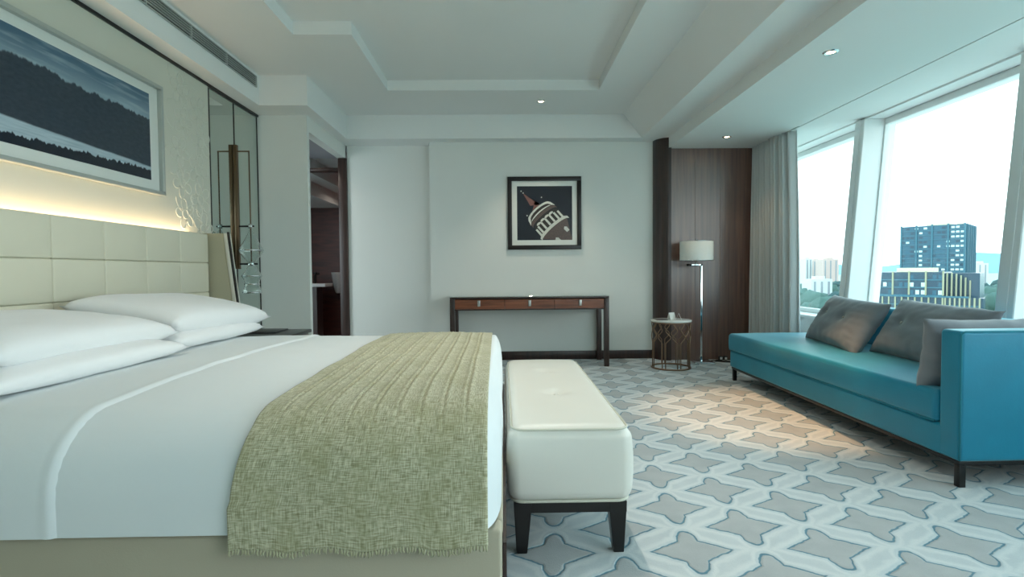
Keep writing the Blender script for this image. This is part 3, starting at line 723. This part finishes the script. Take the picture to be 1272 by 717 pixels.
ru = grid('bed_runner', 160, NS, runner_fn, 'woven_runner', None, lambda u, v: (u*0.68, arc[round(v*NS)]), 0.006)
tag(ru, 'olive and cream woven runner draped across the foot of the bed', 'bed runner')
tl = []
for k in range(84):
    u = (k+0.5)/84; p = Vector(runner_fn(u, 0)); h = 0.010+0.005*random.random()
    tl.append(([(p.x, p.y+0.002, p.z+0.004), (p.x+0.003*random.uniform(-1, 1), p.y-0.001, p.z-h*0.5), (p.x+0.005*random.uniform(-1, 1), p.y, p.z-h)], [0.0025, 0.0032, 0.0018], False))
tag(tubes('fringe', tl, 'woven_runner', ru, 5), kind='stuff')

def pillow(name, label, cat, w, h, t, M, material, seed=0, n=26, pinch=0.06, wr=0.006, group=None, sharp=0.44):
    V, Fc = [], []
    for side in (1, -1):
        for j in range(n+1):
            for i in range(n+1):
                a = -1+2*i/n; b_ = -1+2*j/n
                # pull the sides in a little so that the corners point outwards
                x = w/2*a*(1-pinch*(1-a*a)*0-pinch*(1-b_*b_)*abs(a)**3*1.0); y = h/2*b_*(1-pinch*(1-a*a)*abs(b_)**3)
                z = side*t/2*(max(0, (1-a**4))*max(0, (1-b_**4)))**sharp
                z += side*wr*nz3(a*2.5+seed, b_*2.5, side*3)*(1-max(abs(a), abs(b_))**6)
                e = max(abs(a), abs(b_))
                z += side*0.4*wr*math.sin(14*math.atan2(b_, a)+seed)*max(0, e-0.55)*(1-e)*4
                V.append(M @ Vector((x, y, z)))
    N = (n+1)*(n+1)
    for s in (0, 1):
        for j in range(n):
            for i in range(n):
                a = s*N+j*(n+1)+i; q = (a, a+1, a+n+2, a+n+1); Fc.append(q if s == 0 else q[::-1])
    bm = bmesh.new(); vv = [bm.verts.new(v) for v in V]
    for f in Fc: bm.faces.new([vv[i] for i in f])
    bmesh.ops.remove_doubles(bm, verts=bm.verts[:], dist=0.0008)
    o = bm_out(name, bm, material, None, True)
    return tag(o, label, cat, group)
def M3(loc, ex, ey):
    ex = Vector(ex).normalized(); ey = Vector(ey); ey = (ey-ex*ey.dot(ex)).normalized(); ez = ex.cross(ey)
    m = Matrix((ex, ey, ez)).transposed().to_4x4(); m.translation = Vector(loc); return m
G = 'white sleeping pillows on the bed'
pillow('sleeping_pillow', 'lower white pillow of the near stack, edge showing beneath the top pillow', 'pillow', 1.00, 0.66, 0.11, M3((-1.84, 2.08, 0.772), (0.02, 1, 0.0), (-1, 0, 0.06)), 'pillow_cotton', 1, group=G)
pillow('sleeping_pillow', 'plump white pillow on top of the near stack at the left edge', 'pillow', 1.00, 0.62, 0.155, M3((-1.90, 2.16, 0.862), (-0.03, 1, -0.02), (-1, 0, 0.12)), 'pillow_cotton', 2, group=G)
pillow('sleeping_pillow', 'lower white pillow of the far stack, mostly covered by the upper one', 'pillow', 0.92, 0.60, 0.11, M3((-1.87, 3.07, 0.772), (0.0, 1, -0.01), (-1, 0, 0.06)), 'pillow_cotton', 3, group=G)
pillow('sleeping_pillow', 'white pillow with a pointed corner on top of the far stack', 'pillow', 0.96, 0.62, 0.17, M3((-1.90, 3.16, 0.876), (0.05, 1, -0.03), (-1, 0, 0.18)), 'pillow_cotton', 4, group=G)

# nightstand beyond the bed
ns = thing('nightstand', 'black nightstand between the far side of the bed and the wall', 'nightstand', (-1.92, 3.93, 0))
box('top', -2.30, -1.535, 3.56, 4.275, 0.625, 0.65, 'black_lacquer', ns, 0.004)
box('body', -2.30, -1.56, 3.58, 4.27, 0.10, 0.625, 'dark_walnut', ns, 0.004)
dw = box('drawer', -1.56, -1.548, 3.60, 4.25, 0.40, 0.61, 'dark_walnut', ns, 0.003); box('handle', -1.548, -1.536, 3.85, 3.95, 0.495, 0.515, 'brushed_steel', dw)
for a in (-2.28, -1.62):
    for b_ in (3.60, 4.22): box('leg', a, a+0.04, b_, b_+0.04, 0, 0.10, 'black_lacquer', ns)
tag(box('notebook', -1.95, -1.70, 3.98, 4.22, 0.65, 0.662, 'booklet', None, 0.002), 'flat dark folder lying on the black nightstand', 'folder')

# ------------------------------------------------------------------ bench at the foot of the bed
bn = thing('bench', 'cream leather bench with black legs at the foot of the bed', 'bench', (0.25, 2.78, 0))
NX0, NX1, NY0, NY1, NZ0, NZ1 = 0.016, 0.492, 2.0, 3.57, 0.205, 0.50
BTN = [(0.25, 2.52), (0.25, 3.06)]
def benchfn(p):
    p = p.copy()
    a = (p.x-0.252)/0.24; b_ = (p.y-2.785)/0.785
    if p.z > NZ1-0.03:
        p.z += 0.022*max(0, 1-a*a)**0.6*max(0, 1-b_**4)**0.6
        for (bx, by) in BTN: p.z -= 0.020*math.exp(-(((p.x-bx)/0.045)**2+((p.y-by)/0.045)**2))
    else:
        k = (p.z-NZ0)/(NZ1-NZ0); g_ = 0.010*math.sin(PI*min(1, max(0, k)))
        p.x += g_*a; p.y += g_*(1 if b_ > 0.9 else -1 if b_ < -0.9 else 0)
    return p
rbox('seat_cushion', NX0, NX1, NY0, NY1, NZ0, NZ1, 0.05, 0.03, 'bench_leather', bn, benchfn)
def rr_loop(x0, x1, y0, y1, r, z, n=8):
    pts = []
    for cx_, cy_, a0 in ((x1-r, y1-r, 0), (x0+r, y1-r, PI/2), (x0+r, y0+r, PI), (x1-r, y0+r, 3*PI/2)):
        for i in range(n+1): a = a0+PI/2*i/n; pts.append((cx_+r*math.cos(a), cy_+r*math.sin(a), z))
    return pts
tube('piping', rr_loop(NX0+0.012, NX1-0.012, NY0+0.012, NY1-0.012, 0.055, NZ1-0.009), 0.005, 'bench_piping', bn, 8, True)
tube('piping', rr_loop(NX0+0.010, NX1-0.010, NY0+0.010, NY1-0.010, 0.05, NZ0+0.009), 0.006, 'bench_piping', bn, 8, True)
for (bx, by) in BTN: lathe('button', [(0.0001, 0.010), (0.010, 0.008), (0.016, 0.002), (0.017, -0.004)], (bx, by, 0.501), 'bench_leather', bn, 18)
boxes('apron', [(NX0+0.02, NX1-0.02, NY0+0.02, NY0+0.06, 0.165, 0.207), (NX0+0.02, NX1-0.02, NY1-0.06, NY1-0.02, 0.165, 0.207), (NX0+0.02, NX0+0.06, NY0+0.06, NY1-0.06, 0.165, 0.207), (NX1-0.06, NX1-0.02, NY0+0.06, NY1-0.06, 0.165, 0.207)], 'black_lacquer', bn)
for sx in (0, 1):
    for sy in (0, 1):
        xo = NX1-0.018 if sx else NX0+0.018; yo = NY1-0.018 if sy else NY0+0.018; dx = -1 if sx else 1; dy = -1 if sy else 1
        def sq(z, w, ins): return [(xo+dx*ins, yo+dy*ins, z), (xo+dx*(ins+w), yo+dy*ins, z), (xo+dx*(ins+w), yo+dy*(ins+w), z), (xo+dx*ins, yo+dy*(ins+w), z)]
        A = sq(0, 0.042, 0.010)+sq(0.207, 0.072, 0.0)
        bm = bmesh.new(); vv = [bm.verts.new(v) for v in A]
        for f in BOXF: bm.faces.new([vv[i] for i in f])
        bmesh.ops.recalc_face_normals(bm, faces=bm.faces[:]); bmesh.ops.bevel(bm, geom=bm.edges[:], offset=0.004, segments=2, affect='EDGES', profile=0.5)
        bm_out('leg', bm, 'black_lacquer', bn)

# ------------------------------------------------------------------ console table
ct = thing('console_table', 'long dark wood console table with three drawers against the back wall', 'console table', (0.3, 6.28, 0))
CX0, CX1, CY0, CY1 = -0.602, 1.208, 6.015, 6.535
box('glass_top', CX0-0.004, CX1+0.004, CY0-0.004, CY1, 0.806, 0.816, 'clear_glass', ct, 0.002, 1)
box('table_top', CX0, CX1, CY0, CY1, 0.785, 0.805, 'dark_walnut', ct, 0.003)
boxes('apron', [(CX0+0.056, CX1-0.056, CY0+0.012, CY1-0.01, 0.655, 0.669), (CX0+0.05, CX1-0.05, CY1-0.03, CY1-0.01, 0.669, 0.785), (CX0+0.012, CX0+0.03, CY0+0.05, CY1-0.05, 0.655, 0.785), (CX1-0.03, CX1-0.012, CY0+0.05, CY1-0.05, 0.655, 0.785)], 'dark_walnut', ct)
w3 = (CX1-CX0-0.112)/3
for k in range(3):
    a = CX0+0.056+w3*k
    d = box('drawer', a+0.002, a+w3-0.002, CY0+0.004, CY0+0.40, 0.671, 0.776, 'table_walnut', ct, 0.002, 1)
    box('handle', a+w3/2-0.015-(0.01 if k == 0 else -0.01 if k == 2 else 0), a+w3/2+0.015-(0.01 if k == 0 else -0.01 if k == 2 else 0), CY0-0.012, CY0+0.006, 0.700, 0.768, 'brushed_steel', d, 0.003)
for a in (CX0, CX1-0.056):
    for b_ in (CY0, CY1-0.056): box('leg', a, a+0.056, b_, b_+0.056, 0, 0.785, 'dark_walnut', ct, 0.003)

# ------------------------------------------------------------------ round side table with bronze lattice
TX, TY, TR = 1.878, 5.90, 0.222
st = thing('side_table', 'round marble topped side table on a bronze lattice drum', 'side table', (TX, TY, 0))
disc_prism('table_top', (TX, TY), TR, 0.522, 0.542, 'marble_white', st)
def ring(z, r): return [(TX+r*math.cos(2*PI*i/40), TY+r*math.sin(2*PI*i/40), z) for i in range(40)]
tube('top_ring', ring(0.514, TR-0.012), 0.008, 'table_bronze', st, 8, True)
tube('base_ring', ring(0.010, TR-0.012), 0.010, 'table_bronze', st, 8, True)
def cp(a, z): return (TX+(TR-0.014)*math.cos(a), TY+(TR-0.014)*math.sin(a), z)
NB = 8; hp = PI/NB
for k in range(NB):
    a = 2*PI*k/NB-PI/2+0.12
    for s in (-1, 1):
        pts = []
        for (da, z) in ((0.10, 0.014), (0.10, 0.285), (0.12, 0.30), (0.36, 0.345), (0.38, 0.36), (0.36, 0.375), (0.13, 0.42), (0.11, 0.435), (0.13, 0.45), (0.30, 0.49), (0.34, 0.515)):
            pts.append(cp(a+s*da*0.9, z))
        tube('lattice_bar', pts, 0.0055, 'table_bronze', st, 6)
def tent(name, x, y, w, h, d, rz, label, group=None):
    c, s = math.cos(rz), math.sin(rz); T = lambda u, v, z: (x+c*u-s*v, y+s*u+c*v, z+0.542)
    V = [T(-w/2, -d/2, 0), T(w/2, -d/2, 0), T(w/2, 0, h), T(-w/2, 0, h), T(w/2, d/2, 0), T(-w/2, d/2, 0)]
    o = mk(name, V, [(0, 1, 2, 3), (3, 2, 4, 5)], 'paper_white'); md = o.modifiers.new('thickness', 'SOLIDIFY'); md.thickness = 0.0015
    tag(o, label, 'card', group)
tent('tent_card', 1.90, 5.95, 0.075, 0.075, 0.06, 0.35, 'wider white folded card standing on the round marble table')
tent('tent_card', 1.965, 5.90, 0.04, 0.07, 0.06, 1.2, 'narrow white folded card at the right on the round marble table')
tag(box('booklet', 1.70, 1.82, 5.82, 5.94, 0.542, 0.548, 'booklet', None, 0.001, 1), 'thin dark booklet lying flat on the round marble table', 'booklet')

# ------------------------------------------------------------------ floor lamp
fl = thing('floor_lamp', 'chrome floor lamp with white drum shade before the dark wood panelling', 'floor lamp', (2.33, 6.2, 0))
box('base', 2.22, 2.46, 6.08, 6.32, 0.0, 0.018, 'chrome', fl, 0.003)
box('pole', 2.318, 2.342, 6.188, 6.212, 0.018, 1.165, 'chrome', fl, 0.002)
box('side_arm', 2.20, 2.342, 6.188, 6.212, 1.141, 1.165, 'chrome', fl, 0.002)
axis_cyl('switch_knob', (2.16, 6.2, 1.152), (2.21, 6.2, 1.152), 0.015, 'black_lacquer', fl)
axis_cyl('stem', (2.272, 6.2, 1.16), (2.272, 6.2, 1.455), 0.007, 'chrome', fl)
shd = lathe('shade', [(0.188, 1.205), (0.188, 1.43), (0.184, 1.43), (0.184, 1.205), (0.188, 1.205)], (2.272, 6.2, 0), 'lamp_shade', fl, 48)
tubes('shade_ring', [([(2.272+0.186*math.cos(2*PI*i/48), 6.2+0.186*math.sin(2*PI*i/48), z) for i in range(48)], 0.003, True) for z in (1.207, 1.428)]+[([(2.272, 6.2, 1.42), (2.272+0.185*math.cos(a), 6.2+0.185*math.sin(a), 1.42)], 0.002, False) for a in (0.3, 2.4, 4.5)], 'chrome', shd)
cb = thing('power_cable', 'black power cable lying in loops on the carpet beside the floor lamp', 'cable', (2.65, 6.3, 0))
tube('cord', [(2.46, 6.26, 0.008), (2.52, 6.30, 0.006), (2.60, 6.26, 0.006), (2.70, 6.22, 0.006), (2.80, 6.25, 0.006), (2.86, 6.31, 0.006), (2.80, 6.36, 0.006), (2.66, 6.35, 0.006), (2.56, 6.33, 0.006), (2.52, 6.25, 0.006), (2.62, 6.19, 0.006), (2.78, 6.18, 0.006), (2.90, 6.22, 0.006)], 0.006, 'cable_black', cb, 8)
box('plug', 2.60, 2.645, 6.325, 6.37, 0.0, 0.05, 'cable_black', cb, 0.008); box('plug', 2.66, 2.70, 6.325, 6.37, 0.0, 0.048, 'cable_black', cb, 0.008)
box('plug_face', 2.608, 2.637, 6.321, 6.326, 0.012, 0.042, 'plug_white', cb, 0.002, 1); box('plug_face', 2.666, 2.694, 6.321, 6.326, 0.012, 0.040, 'plug_white', cb, 0.002, 1)

# ------------------------------------------------------------------ curtain
cu = thing('curtain', 'long grey satin curtain gathered in the corner by the window', 'curtain', (3.05, 5.9, 0))
def curtain_fn(u, v):
    z = ZR-0.005-(ZR-0.025)*v; spread = 0.80+0.20*v
    y = 6.40-spread*u-0.012*math.sin(u*40)*(1-v*0.3)
    am = (0.052+0.024*v)*(1 if u < 0.72 else 0.55)
    x = 3.045+am*math.sin(u*2*PI*12.5+0.5*math.sin(v*2.0+u*4))+0.012*nz3(u*12, v*2, 3)-0.02*v+0.035*v*math.sin(u*5)
    if u > 0.86: x += 0.05*(u-0.86)/0.14; 
    return (x, y, z)
grid('drape', 220, 30, curtain_fn, 'grey_curtain', cu, None, 0.004)
box('track', 3.045, 3.06, 5.45, 6.40, ZR-0.006, ZR, 'vent_metal', cu)

# ------------------------------------------------------------------ sofa
so = thing('daybed_sofa', 'teal velvet daybed sofa with one arm and dark wood base beside the window', 'sofa', (2.72, 3.9, 0))
SXa, SXb, SYa, SYb = 2.25, 3.20, 2.56, 5.22
box('base_frame', SXa+0.012, SXb-0.02, SYa+0.012, SYb-0.012, 0.112, 0.135, 'black_lacquer', so, 0.003)
rbox('seat_base', SXa, SXb-0.1, SYa+0.10, SYb, 0.134, 0.295, 0.018, 0.12, 'teal_velvet', so)
def seatfn(p):
    p = p.copy(); a = (p.x-2.66)/0.43; b_ = (p.y-3.96)/1.29
    if p.z > 0.44: p.z += 0.008*max(0, 1-a*a)**0.5*max(0, 1-b_**6)**0.5+0.003*nz3(p.x*5, p.y*3, 0)-0.004*math.exp(-((p.y-3.85)/0.012)**2)*(1 if p.x < 2.5 else 0)
    elif p.x < SXa: p.x -= 0.006*math.sin(PI*(p.z-0.29)/0.17)
    return p
sc_ = rbox('seat_cushion', SXa-0.008, SXb-0.125, SYa+0.135, SYb+0.02, 0.292, 0.462, 0.028, 0.04, 'teal_velvet', so, seatfn)
tube('piping', [(SXa-0.006, SYa+0.15, 0.300), (SXa-0.006, SYb, 0.300)], 0.004, 'teal_piping', sc_)
rbox('backrest', SXb-0.125, SXb, SYa+0.02, 4.66, 0.134, 0.775, 0.03, 0.1, 'teal_velvet', so)
ar = rbox('armrest', SXa, SXb, SYa, SYa+0.132, 0.134, 0.785, 0.02, 0.08, 'teal_velvet', so)
tube('piping', [(SXa+0.004, SYa+0.004, 0.14), (SXa+0.004, SYa+0.004, 0.765), (SXa+0.02, SYa+0.004, 0.781), (SXb-0.01, SYa+0.004, 0.781)], 0.005, 'teal_piping', ar)
for a, b_ in ((SXa+0.015, SYa+0.015), (SXb-0.06, SYa+0.015), (SXa+0.015, SYb-0.055), (SXb-0.06, SYb-0.055)):
    box('leg', a, a+0.034, b_, b_+0.034, 0, 0.113, 'black_lacquer', so, 0.003)
CG = 'grey velvet sofa cushions'
def sofa_cushion(label, loc, ex, ey, w, h, t, seed, btn):
    """feather cushion: plump middle, pointed corners, gathers along the seams, dimples at the buttons"""
    M = M3(loc, ex, ey); n = 44; V, Fc = [], []
    def height(a, b_, side):
        z = t/2*(max(0, 1-abs(a)**3.0)*max(0, 1-abs(b_)**3.0))**0.5
        e = max(abs(a), abs(b_)); ed = max(0, e-0.45)*(1-e)*6
        z += 0.010*nz3(a*2.2+seed*7, b_*2.2, side*3)*(1-e**6)
        z += 0.0035*math.sin(26*(b_ if abs(a) > abs(b_) else a)+3*nz3(a*3, b_*3, seed)+seed)*ed
        z += 0.007*nz3(a*7+seed, b_*5, 2+side)*(1-e**4)*(0.35+0.65*max(0, a)) 
        if side > 0:
            for (u, v) in btn: z -= 0.026*math.exp(-(((a/2-u)*w/0.045)**2+((b_/2-v)*h/0.045)**2))
        return side*max(0, z)
    for side in (1, -1):
        for j in range(n+1):
            for i in range(n+1):
                a = -1+2*i/n; b_ = -1+2*j/n
                x = w/2*a*(1-0.085*(1-b_*b_)*abs(a)**3)+0.006*nz3(b_*4, seed, 9)*abs(a)**4; y = h/2*b_*(1-0.085*(1-a*a)*abs(b_)**3)+0.006*nz3(a*4, seed, 5)*abs(b_)**4
                V.append(M @ Vector((x, y, height(a, b_, side))))
    N = (n+1)*(n+1)
    for s_ in (0, 1):
        for j in range(n):
            for i in range(n):
                q = s_*N+j*(n+1)+i; f = (q, q+1, q+n+2, q+n+1); Fc.append(f if s_ == 0 else f[::-1])
    bm = bmesh.new(); vv = [bm.verts.new(v) for v in V]
    for f in Fc: bm.faces.new([vv[i] for i in f])
    bmesh.ops.remove_doubles(bm, verts=bm.verts[:], dist=0.0008)
    o = tag(bm_out('sofa_cushion', bm, 'grey_velvet', None, True), label, 'cushion', CG)
    nrm = (M.to_3x3() @ Vector((0, 0, 1))).normalized()
    for (u, v) in btn:
        p = M @ Vector((u*w, v*h, height(2*u, 2*v, 1)))
        tube('button', [p-nrm*0.004, p+nrm*0.004, p+nrm*0.008], [0.011, 0.011, 0.005], 'cushion_button', o, 12)
sofa_cushion('grey velvet sofa cushion nearest the curtain, with two buttons', (2.80, 4.31, 0.652), (-0.17, -1.0, -0.03), (0.62, 0.0, 1.0), 0.93, 0.46, 0.20, 1, [(0.12, 0.05), (-0.24, 0.08)])
sofa_cushion('grey velvet sofa cushion in the middle of the three', (2.87, 3.52, 0.656), (-0.06, -1.0, -0.03), (0.60, 0.08, 1.0), 0.88, 0.46, 0.20, 2, [(-0.22, 0.03), (0.18, 0.03)])
sofa_cushion('wrinkled grey sofa cushion propped against the teal armrest', (2.62, 2.825, 0.632), (1.0, 0.03, 0.0), (0.0, -0.14, 1.0), 0.76, 0.40, 0.20, 3, [])

# ------------------------------------------------------------------ the city outside
def at(px, py, Y):
    d = r2*((px-636)/F_PX)+u2*((358.5-py)/F_PX)+fw; k = Y/d.y; return Vector((0, 0, EYE))+d*k
GZ = -42.0
struct(mk('ground', [(20, -400, GZ), (4500, -400, GZ), (4500, 5200, GZ), (20, 5200, GZ)], [(0, 1, 2, 3)], 'ground_green'))
def local_box(root, name, a, b_, c, d, e_, f_, material, ang, parent=None):
    """box in the building's own axes (origin at root, turned by ang)"""
    co, si = math.cos(ang), math.sin(ang); L = root.location
    v = [(L.x+co*x-si*y, L.y+si*x+co*y, L.z+z) for x, y, z in boxv(a, b_, c, d, e_, f_)]
    return mk(name, v, BOXF, material, parent or root)
KEEP = []
def keep(t, ang, a, b_, r): KEEP.append((t.location.x+math.cos(ang)*a-math.sin(ang)*b_, t.location.y+math.sin(ang)*a+math.cos(ang)*b_, r))
def tower():
    t = thing('office_tower', 'blue glass office tower rising behind the lower office block', 'building', (*at(1199, 278, 330.0).xy, GZ))
    H = at(1199, 278, 330.0).z-GZ; ang = math.radians(-49); Wd, Dp = 33.0, 44.0
    keep(t, ang, -Wd/2, Dp/2, 40)
    local_box(t, 'body', -Wd, 0, 0, Dp, 0, H, 'tower_glass', ang)
    for k in range(5): local_box(t, 'pier', -Wd*k/4-0.5, -Wd*k/4+0.5, -0.7, 0.1, 0, H+0.6, 'tower_pier', ang)
    for k in range(1, 8): local_box(t, 'pier', -0.1, 0.8, Dp*k/8-0.6, Dp*k/8+0.6, 0, H+0.4, 'tower_pier', ang)
    nf = 18; fh = 3.0
    for k in range(1, nf): local_box(t, 'floor_band', -Wd, 0, -0.25, 0.05, H-fh*k-0.45, H-fh*k, 'tower_pier', ang)
    rnd = random.Random(3)
    for k in range(nf-4):
        for c in range(14):
            lit = rnd.random() < (0.7 if c in (11, 12, 13) else 0.4 if c in (4, 5) else 0.06)
            if not lit and rnd.random() < 0.6: continue
            x = -Wd+Wd*(c+0.5)/14; z = H-fh*k-2.3
            local_box(t, 'window_pane', x-0.85, x+0.85, -0.16, 0.0, z, z+1.25, 'lit_pane' if lit else 'podium_glass', ang)
    local_box(t, 'roof_plant', -Wd*0.62, -Wd*0.26, 6, 26, H, H+1.8, 'roof_pale', ang)
    local_box(t, 'roof_plant', -Wd*0.16, -Wd*0.05, 8, 18, H, H+1.2, 'roof_pale', ang)
tower()
def podium():
    p = at(1172, 338, 240.0); t = thing('office_block', 'lower office block with pale piers in front of the glass tower', 'building', (p.x, p.y, GZ))
    H = p.z-GZ; ang = math.radians(-47); Wd, Dp = 25.5, 28.0
    keep(t, ang, -Wd/2, Dp/2, 28)
    local_box(t, 'body', -Wd, 0, 0, Dp, 0, H, 'podium_glass', ang)
    for k in range(5): local_box(t, 'pier', -Wd*k/4-0.35, -Wd*k/4+0.35, -0.5, 0.1, H-10.8, H+0.4, 'podium_pier', ang)
    for k in range(11): local_box(t, 'pier', -Wd+Wd*k/10-0.3, -Wd+Wd*k/10+0.3, -1.6, -1.0, 0, H-11.6, 'podium_pier', ang)
    local_box(t, 'terrace_slab', -Wd-1, 9.0, -1.8, 0.1, H-11.7, H-11.0, 'tower_pier', ang)
    for k in range(7): local_box(t, 'side_pier', 0.9+1.5*k, 1.45+1.5*k, 1.0+1.3*k, 2.0+1.3*k, 0, H-0.2-0.9*k*k/6, 'podium_pier', ang)
    local_box(t, 'wing_body', 0, 12.0, 8.0, Dp, 0, H-0.6, 'podium_glass', ang)
    local_box(t, 'lower_block', -Wd-0.3, 14, -1.0, 8, 0, H-11.7, 'podium_glass', ang)
    for k in range(8): local_box(t, 'side_pier', 0.6+1.7*k, 1.2+1.7*k, -1.6, -1.0, 0, H-11.6, 'podium_pier', ang)
    for k in range(4): local_box(t, 'floor_band', -Wd, 13, -1.25, -0.95, H-15.6-3.8*k, H-15.1-3.8*k, 'tower_pier', ang)
    for k in range(3): local_box(t, 'floor_band', -Wd, 0, -0.22, 0.02, H-3.6*k-3.9, H-3.6*k-3.4, 'tower_pier', ang)
    local_box(t, 'roof_room', -Wd*0.72, -Wd*0.16, 4, 18, H, H+2.0, 'roof_pale', ang)
    rnd = random.Random(5)
    for r in range(3):
        for c in range(12):
            if rnd.random() < 0.45:
                x = -Wd+Wd*(c+0.5)/12; z = H-3.3-3.6*r
                local_box(t, 'window_pane', x-0.7, x+0.7, -0.14, 0.0, z, z+2.0, 'lit_pane' if rnd.random() < 0.35 else 'tower_glass', ang)
podium()
def block(px0, px1, pyt, D, material, label):
    a = at(px0, pyt, D); b_ = at(px1, pyt, D); H = a.z-GZ; w = b_.x-a.x; KEEP.append(((a.x+b_.x)/2, D+9, w/2+6))
    t = thing('apartment_block', label, 'building', ((a.x+b_.x)/2, D, GZ), 'pale apartment blocks on the skyline')
    local_box(t, 'body', -w/2, w/2, 0, 18, 0, H, material, 0)
    n = max(2, int(w/7))
    for k in range(n):
        x = -w/2+w*(k+0.5)/n; local_box(t, 'window_strip', x-1.1, x+1.1, -0.2, 0, H*0.25, H-2.5, 'block_window', 0)
    local_box(t, 'roof_room', -w*0.2, w*0.25, 4, 12, H, H+3, material, 0)
block(1001, 1009, 321, 900, 'block_white', 'narrow white apartment block at the left end of the skyline beside the curtain')
block(1009, 1021, 323, 930, 'block_pink', 'pinkish apartment block between two white ones beside the curtain')
block(1022, 1042, 322, 870, 'block_pink', 'wide pale pink apartment block left of the first window mullion')
block(1076, 1087, 324, 900, 'block_pink', 'pinkish apartment block between the window mullion and the office block')
block(1214, 1228, 327, 800, 'block_white', 'white apartment block right of the glass office tower')
block(1008, 1034, 347, 560, 'block_white', 'low white house among the trees left of the first window mullion')
block(1080, 1096, 341, 600, 'block_white', 'low pale building left of the office block roof')
# trees
def crown(name, seed):
    bm = bmesh.new(); bmesh.ops.create_icosphere(bm, subdivisions=3, radius=1.0)
    for v in bm.verts:
        d = v.co.normalized(); k = 1+0.30*noise.noise(d*2.2+Vector((seed, 0, 0)))+0.16*noise.noise(d*6+Vector((0, seed, 0))); v.co = d*k; v.co.z *= 0.85
    me = bpy.data.meshes.new(name); bm.to_mesh(me); bm.free(); me.materials.append(MATS['tree_leaf' if seed % 2 else 'tree_leaf_dark'])
    me.polygons.foreach_set('use_smooth', [True]*len(me.polygons)); return me
crowns = [crown('crown_mesh', s) for s in range(4)]
bm = bmesh.new(); bmesh.ops.create_cone(bm, segments=8, radius1=0.5, radius2=0.3, depth=1.0, cap_ends=True)
trunk_me = bpy.data.meshes.new('trunk_mesh'); bm.to_mesh(trunk_me); bm.free(); trunk_me.materials.append(MATS['trunk_brown'])
rt = random.Random(11)
def tree(px, Y, s):
    d = r2*((px-636)/F_PX)+u2*((358.5-380)/F_PX)+fw; X = d.x/d.y*Y
    t = thing('tree', 'leafy grey-green tree among the woodland seen through the windows', 'tree', (X, Y, GZ), 'woodland trees outside the windows')
    c = bpy.data.objects.new('crown', rt.choice(crowns)); COL.objects.link(c); c.parent = t; c.location = (0, 0, s*1.15); c.scale = (s, s, s*rt.uniform(0.8, 1.1)); c.rotation_euler = (0, 0, rt.uniform(0, 6))
    k = bpy.data.objects.new('trunk', trunk_me); COL.objects.link(k); k.parent = t; k.location = (0, 0, s*0.3); k.scale = (1.2, 1.2, s*0.62)
TREES = []
def plant(n, x0, x1, y0, y1):
    for i in range(n):
        for k in range(40):
            px, Y, q = rt.uniform(x0, x1), rt.uniform(y0, y1), rt.uniform(8, 13)
            d = r2*((px-636)/F_PX)+u2*((358.5-380)/F_PX)+fw; X = d.x/d.y*Y
            if all(math.hypot(X-a, Y-b_) > 1.35*(q+c) for a, b_, c in TREES):
                TREES.append((X, Y, q)); tree(px, Y, q); break
for bx_, by_, br in KEEP: TREES.append((bx_, by_, br))
plant(46, 1000, 1060, 330, 900)
plant(22, 1062, 1092, 300, 860)
plant(24, 1204, 1262, 380, 860)
plant(40, 960, 1000, 300, 900)
plant(60, 1262, 1800, 150, 420)
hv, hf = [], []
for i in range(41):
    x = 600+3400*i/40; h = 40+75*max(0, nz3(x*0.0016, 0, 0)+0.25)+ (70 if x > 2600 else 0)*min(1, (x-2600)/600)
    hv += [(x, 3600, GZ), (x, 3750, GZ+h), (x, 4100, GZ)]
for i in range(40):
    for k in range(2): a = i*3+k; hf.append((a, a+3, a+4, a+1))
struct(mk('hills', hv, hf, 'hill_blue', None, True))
